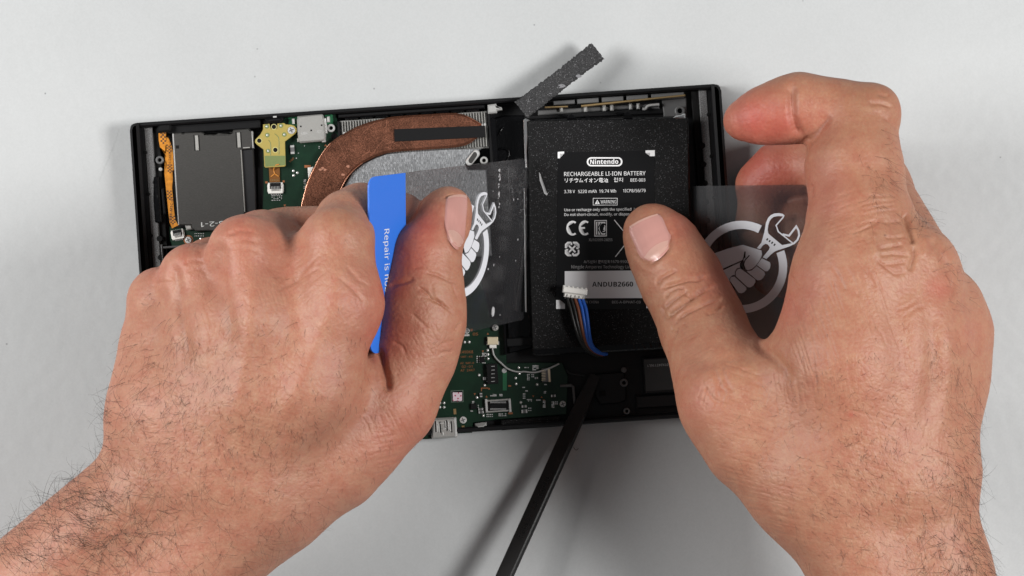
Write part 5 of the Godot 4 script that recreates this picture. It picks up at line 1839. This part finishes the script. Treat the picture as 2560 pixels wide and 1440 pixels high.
func right_lines() -> Array:
	var L := []
	for q in [[[[370, 530], [470, 525], [550, 512]], 5, 0.45], [[[390, 642], [470, 645], [560, 630]], 5, 0.45], [[[345, 728], [430, 712], [545, 690]], 6, 0.6], [[[350, 778], [450, 765], [595, 778]], 6, 0.6], [[[365, 840], [450, 842], [575, 820]], 5, 0.5], [[[330, 800], [385, 850], [470, 915], [575, 905]], 6, 0.5],
			[[[190, 600], [300, 540], [360, 520]], 5, 0.4], [[[170, 565], [280, 522], [350, 515]], 5, 0.35], [[[130, 620], [250, 570], [330, 540]], 5, 0.35], [[[200, 400], [330, 375], [490, 362]], 5, 0.3], [[[220, 440], [340, 410], [500, 395]], 4, 0.25], [[[200, 480], [330, 450], [520, 430]], 4, 0.25], [[[240, 330], [380, 330], [500, 330]], 4, 0.25],
			[[[535, 430], [555, 500], [575, 570], [600, 640], [615, 700]], 11, 2.0], [[[610, 690], [618, 780], [598, 850], [580, 900]], 9, 1.0], [[[310, 590], [312, 700], [330, 790]], 12, -0.6],
			[[[700, 620], [705, 720], [690, 800]], 14, -0.7], [[[740, 640], [800, 720], [850, 820], [870, 960]], 16, 0.8], [[[905, 850], [915, 980], [900, 1100]], 8, 0.6],
			[[[180, 800], [250, 880], [300, 960], [330, 1030]], 6, 0.4], [[[90, 860], [150, 940], [190, 1020], [200, 1100]], 6, 0.4], [[[0, 850], [60, 950], [100, 1050]], 6, 0.4], [[[520, 1240], [600, 1190], [700, 1140]], 6, 0.35], [[[480, 1190], [570, 1160], [640, 1110]], 5, 0.3]]:
		L.append([zig(q[0], 2080, 380, 3.0), q[1] * 0.7, q[2] * 0.75])
	for q in [[[[380, 870], [440, 800], [500, 765], [600, 715]], 6, 0.5], [[[430, 905], [560, 855], [700, 812], [800, 812], [900, 765]], 7, 0.7], [[[470, 1000], [520, 930], [600, 890], [680, 900]], 5, 0.4], [[[480, 1195], [560, 1120], [700, 1015], [800, 945], [980, 845]], 8, 0.9], [[[470, 1110], [520, 1040], [600, 980], [690, 915]], 5, 0.5],
			[[[570, 1215], [700, 1130], [850, 1060], [1050, 985]], 6, 0.6], [[[455, 1070], [465, 1150], [500, 1205]], 6, 0.4], [[[690, 905], [670, 950], [720, 980], [790, 960]], 5, 0.35], [[[550, 1270], [545, 1300], [620, 1305]], 4, 0.25], [[[650, 1240], [700, 1270]], 4, 0.2], [[[870, 1155], [960, 1130], [1060, 1060]], 5, 0.3],
			[[[640, 170], [600, 260], [640, 420], [660, 520]], 40, -0.3]]:
		L.append([zig(q[0], 1540, 490, 3.892), q[1] * 0.75, q[2] * 1.5])
	for q in [[[[715, 150], [718, 300], [722, 470], [760, 590], [815, 670]], 11, 1.6], [[[810, 668], [880, 690], [930, 640], [1000, 535], [1085, 455]], 9, 1.1], [[[900, 1080], [890, 1130], [912, 1210]], 6, 0.5], [[[690, 190], [695, 300], [700, 420]], 6, 0.25],
			[[[1490, 265], [1550, 285], [1600, 290]], 5, 0.35], [[[1400, 365], [1500, 360], [1620, 375]], 5, 0.3], [[[1400, 345], [1520, 345], [1630, 400]], 5, 0.3], [[[1530, 470], [1600, 520], [1680, 610]], 5, 0.3], [[[1600, 480], [1640, 530], [1680, 580]], 5, 0.3], [[[830, 1100], [870, 1280]], 8, 0.5]]:
		L.append([zig(q[0], 1780, 160, 3.6), q[1], q[2]])
	# web of the thumb and the heel
	L.append([[[1888, 846], [1910, 872], [1935, 895], [1962, 925], [1975, 965]], 14, 1.4])
	L.append([[[1700, 880], [1760, 905], [1830, 900], [1890, 880]], 18, 0.5])
	L.append([[[1965, 640], [1975, 690], [2000, 728]], 5, 0.4])
	L.append([[[2270, 720], [2290, 900], [2270, 1080]], 26, -0.7])
	L.append([[[2360, 800], [2372, 950], [2350, 1100]], 22, -0.6])
	L.append([[[2330, 760], [2335, 900], [2325, 1040]], 20, 0.6])
	for q in [[[[1768, 900], [1790, 935], [1800, 965], [1820, 990]], 6, 0.4], [[[1800, 905], [1812, 950], [1835, 985]], 5, 0.35], [[[1755, 960], [1785, 1000], [1830, 1020]], 5, 0.3]]:
		L.append(q)
	L.append_array(family(2090, 800, Vector2(0.35, 1), 30, 9, 190, 2.4, 0.1736, 20))
	L.append_array(family(2030, 950, Vector2(0.15, 1), 21, 9.75, 160, 2.4, 0.124, 21))
	L.append_array(family(2130, 560, Vector2(1, -0.35), 18, 9, 120, 2.4, 0.0992, 22))
	L.append_array(family(1850, 1000, Vector2(1, 0.3), 18, 9, 90, 2.4, 0.1736, 23))
	L.append_array(family(1830, 990, Vector2(-0.3, 1), 18, 9.75, 80, 2.4, 0.155, 24))
	L.append_array(family(1880, 1130, Vector2(1, 0.28), 24, 9, 150, 2.4, 0.0992, 25))
	L.append_array(family(1960, 1260, Vector2(1, 0.25), 21, 9.75, 160, 2.4, 0.0992, 26))
	L.append_array(family(2200, 1050, Vector2(1, 0.3), 33, 10.5, 120, 2.4, 0.0806, 27))
	L.append_array(family(2200, 1080, Vector2(-0.2, 1), 33, 10.5, 110, 2.4, 0.0806, 28))
	L.append_array(family(2250, 1300, Vector2(1, 0.15), 27, 12, 130, 2.4, 0.0744, 29))
	L.append_array(family(1730, 860, Vector2(1, -0.45), 12, 10.5, 110, 2.4, 0.093, 30))
	return L

func hands() -> void:
	var cell := CELL
	var base := Color(0.435, 0.208, 0.134)
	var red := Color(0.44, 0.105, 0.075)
	var rose := Color(0.44, 0.155, 0.105)
	var tan := Color(0.33, 0.165, 0.095)
	# left
	var f := left_flesh()
	f.build(cell, Vector3(-0.27, -1, -1), Vector3(1, 1, 0.2))
	for k in FINER:
		f.refine(-0.35 if k == 0 else -0.1)
	press(f, left_lines() + nail_rim(LEFT_NAIL), 0.1, 5)
	var paint := tint(f, base, [[1055, 560, 62, red, 0.95], [1015, 640, 62, red, 0.9], [985, 720, 55, red, 0.8], [965, 840, 65, red, 0.8], [1010, 800, 70, rose, 0.5], [1090, 760, 70, tan, 0.3], [600, 570, 60, rose, 0.6], [480, 640, 50, rose, 0.5], [385, 690, 45, rose, 0.5], [560, 690, 80, rose, 0.4],  # thumb's left side: flushed skin, plus shade put into the colour as red
		[700, 640, 90, rose, 0.35], [1000, 1080, 110, rose, 0.6], [900, 760, 80, rose, 0.35], [520, 900, 160, tan, 0.35], [300, 1240, 130, tan, 0.4], [640, 1090, 150, tan, 0.25], [850, 540, 60, tan, 0.5]])
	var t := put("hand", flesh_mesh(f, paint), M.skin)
	tag(t, "person's left hand and hairy forearm, pinching the tilted plastic card with a blue end", "hand")
	var list := f.all()
	nail(f, list, LEFT_NAIL, t)
	hairs(f, list, [[110, 1330, 100, 80, 320, 11, -0.75, -0.75, 0.6, 0.052], [230, 1240, 75, 65, 200, 10, -0.8, -0.5, 0.6, 0.05], [330, 1230, 110, 90, 150, 9, -0.4, 0.6, 0.7, 0.04], [280, 1050, 30, 70, 90, 8, -0.9, -0.2, 0.6, 0.045], [370, 960, 50, 60, 70, 8, 0.3, 0.9, 0.5, 0.04], [420, 1080, 70, 80, 120, 7, -0.6, 0.7, 0.6, 0.04],
		[250, 1360, 150, 60, 200, 10, 0.3, 0.7, 0.9, 0.05], [520, 1350, 120, 60, 70, 8, 0.7, 0.5, 0.7, 0.04]], M.hair, t, 100)
	hairs(f, list, [[650, 1060, 170, 140, 420, 3.4, -0.1, 1.0, 0.3, 0.05], [520, 940, 140, 120, 230, 4.8, -0.3, 1.0, 0.4, 0.048], [420, 900, 60, 60, 70, 6, 0.1, 1.0, 0.5, 0.035], [850, 1110, 80, 60, 60, 2.6, 0.1, 1.0, 0.4, 0.03], [700, 1320, 80, 40, 40, 7, 0.8, 0.4, 0.6, 0.035], [1095, 880, 14, 26, 16, 4, 0.8, -0.5, 0.5, 0.025], [930, 500, 40, 14, 10, 4, -0.7, 0.4, 0.5, 0.025]], M.hair_soft, t, 101)
	# right
	f = right_flesh()
	f.build(cell, Vector3(-1, -1, -1), Vector3(1, 1, 0.2))
	for k in FINER:
		f.refine(-0.35 if k == 0 else -0.1)
	press(f, right_lines() + nail_rim(RIGHT_NAIL), 0.1, 6)
	paint = tint(f, Color(0.4, 0.19, 0.115), [[1880, 300, 80, red, 1.0], [1960, 310, 60, red, 0.75], [1900, 430, 95, red, 0.95], [1960, 450, 60, red, 0.5], [1700, 560, 60, red, 0.5], [1790, 700, 60, red, 0.45], [2050, 300, 60, rose, 0.5], [2060, 480, 90, rose, 0.6], [1970, 770, 70, rose, 0.8], [2020, 700, 60, rose, 0.5],
		[1740, 1010, 80, rose, 0.4], [2350, 720, 40, red, 0.5], [2240, 560, 60, tan, 0.4], [2170, 250, 70, tan, 0.6], [2200, 620, 50, tan, 0.35], [1680, 780, 70, tan, 0.5], [1860, 930, 60, tan, 0.4], [2150, 1000, 160, rose, 0.25], [2430, 830, 50, rose, 0.4], [2213, 588, 2.6, Color(0.08, 0.02, 0.02), 1.0], [2128, 1037, 7, red, 0.6]])
	t = put("hand", flesh_mesh(f, paint), M.skin)
	tag(t, "person's right hand, thumb pressing the battery label, index finger crooked over a clear card", "hand")
	list = f.all()
	nail(f, list, RIGHT_NAIL, t)
	hairs(f, list, [[2465, 1340, 40, 120, 210, 9, 0.9, 0.6, 0.6, 0.05], [2385, 1310, 65, 110, 150, 8, 0.6, 0.7, 0.7, 0.045], [2420, 1130, 25, 90, 110, 7, 0.5, 0.8, 0.6, 0.04], [2390, 980, 30, 70, 80, 7, 0.35, 0.9, 0.5, 0.035], [2200, 440, 22, 50, 60, 7, 0.6, 0.7, 0.5, 0.04], [2300, 550, 20, 28, 50, 6, 0.8, -0.2, 0.8, 0.04], [2390, 690, 24, 40, 40, 6, 0.8, 0.2, 0.6, 0.035], [2420, 1420, 60, 40, 90, 9, -0.2, 0.9, 0.9, 0.05]], M.hair, t, 102)
	hairs(f, list, [[2160, 1040, 130, 100, 190, 3.0, -0.4, 1.0, 0.4, 0.05], [2200, 1240, 130, 100, 230, 4.8, 0.6, 0.8, 0.4, 0.048], [1900, 1100, 60, 60, 60, 4, 0.8, 0.5, 0.3, 0.03], [2060, 1280, 50, 50, 50, 5, 0.8, 0.5, 0.3, 0.03], [2320, 860, 40, 60, 40, 4, 0.3, 0.9, 0.4, 0.03], [2200, 1380, 120, 40, 70, 5, 0.5, 0.9, 0.5, 0.035], [1700, 810, 14, 14, 8, 4, 0.8, 0.5, 0.8, 0.025]], M.hair_soft, t, 103)
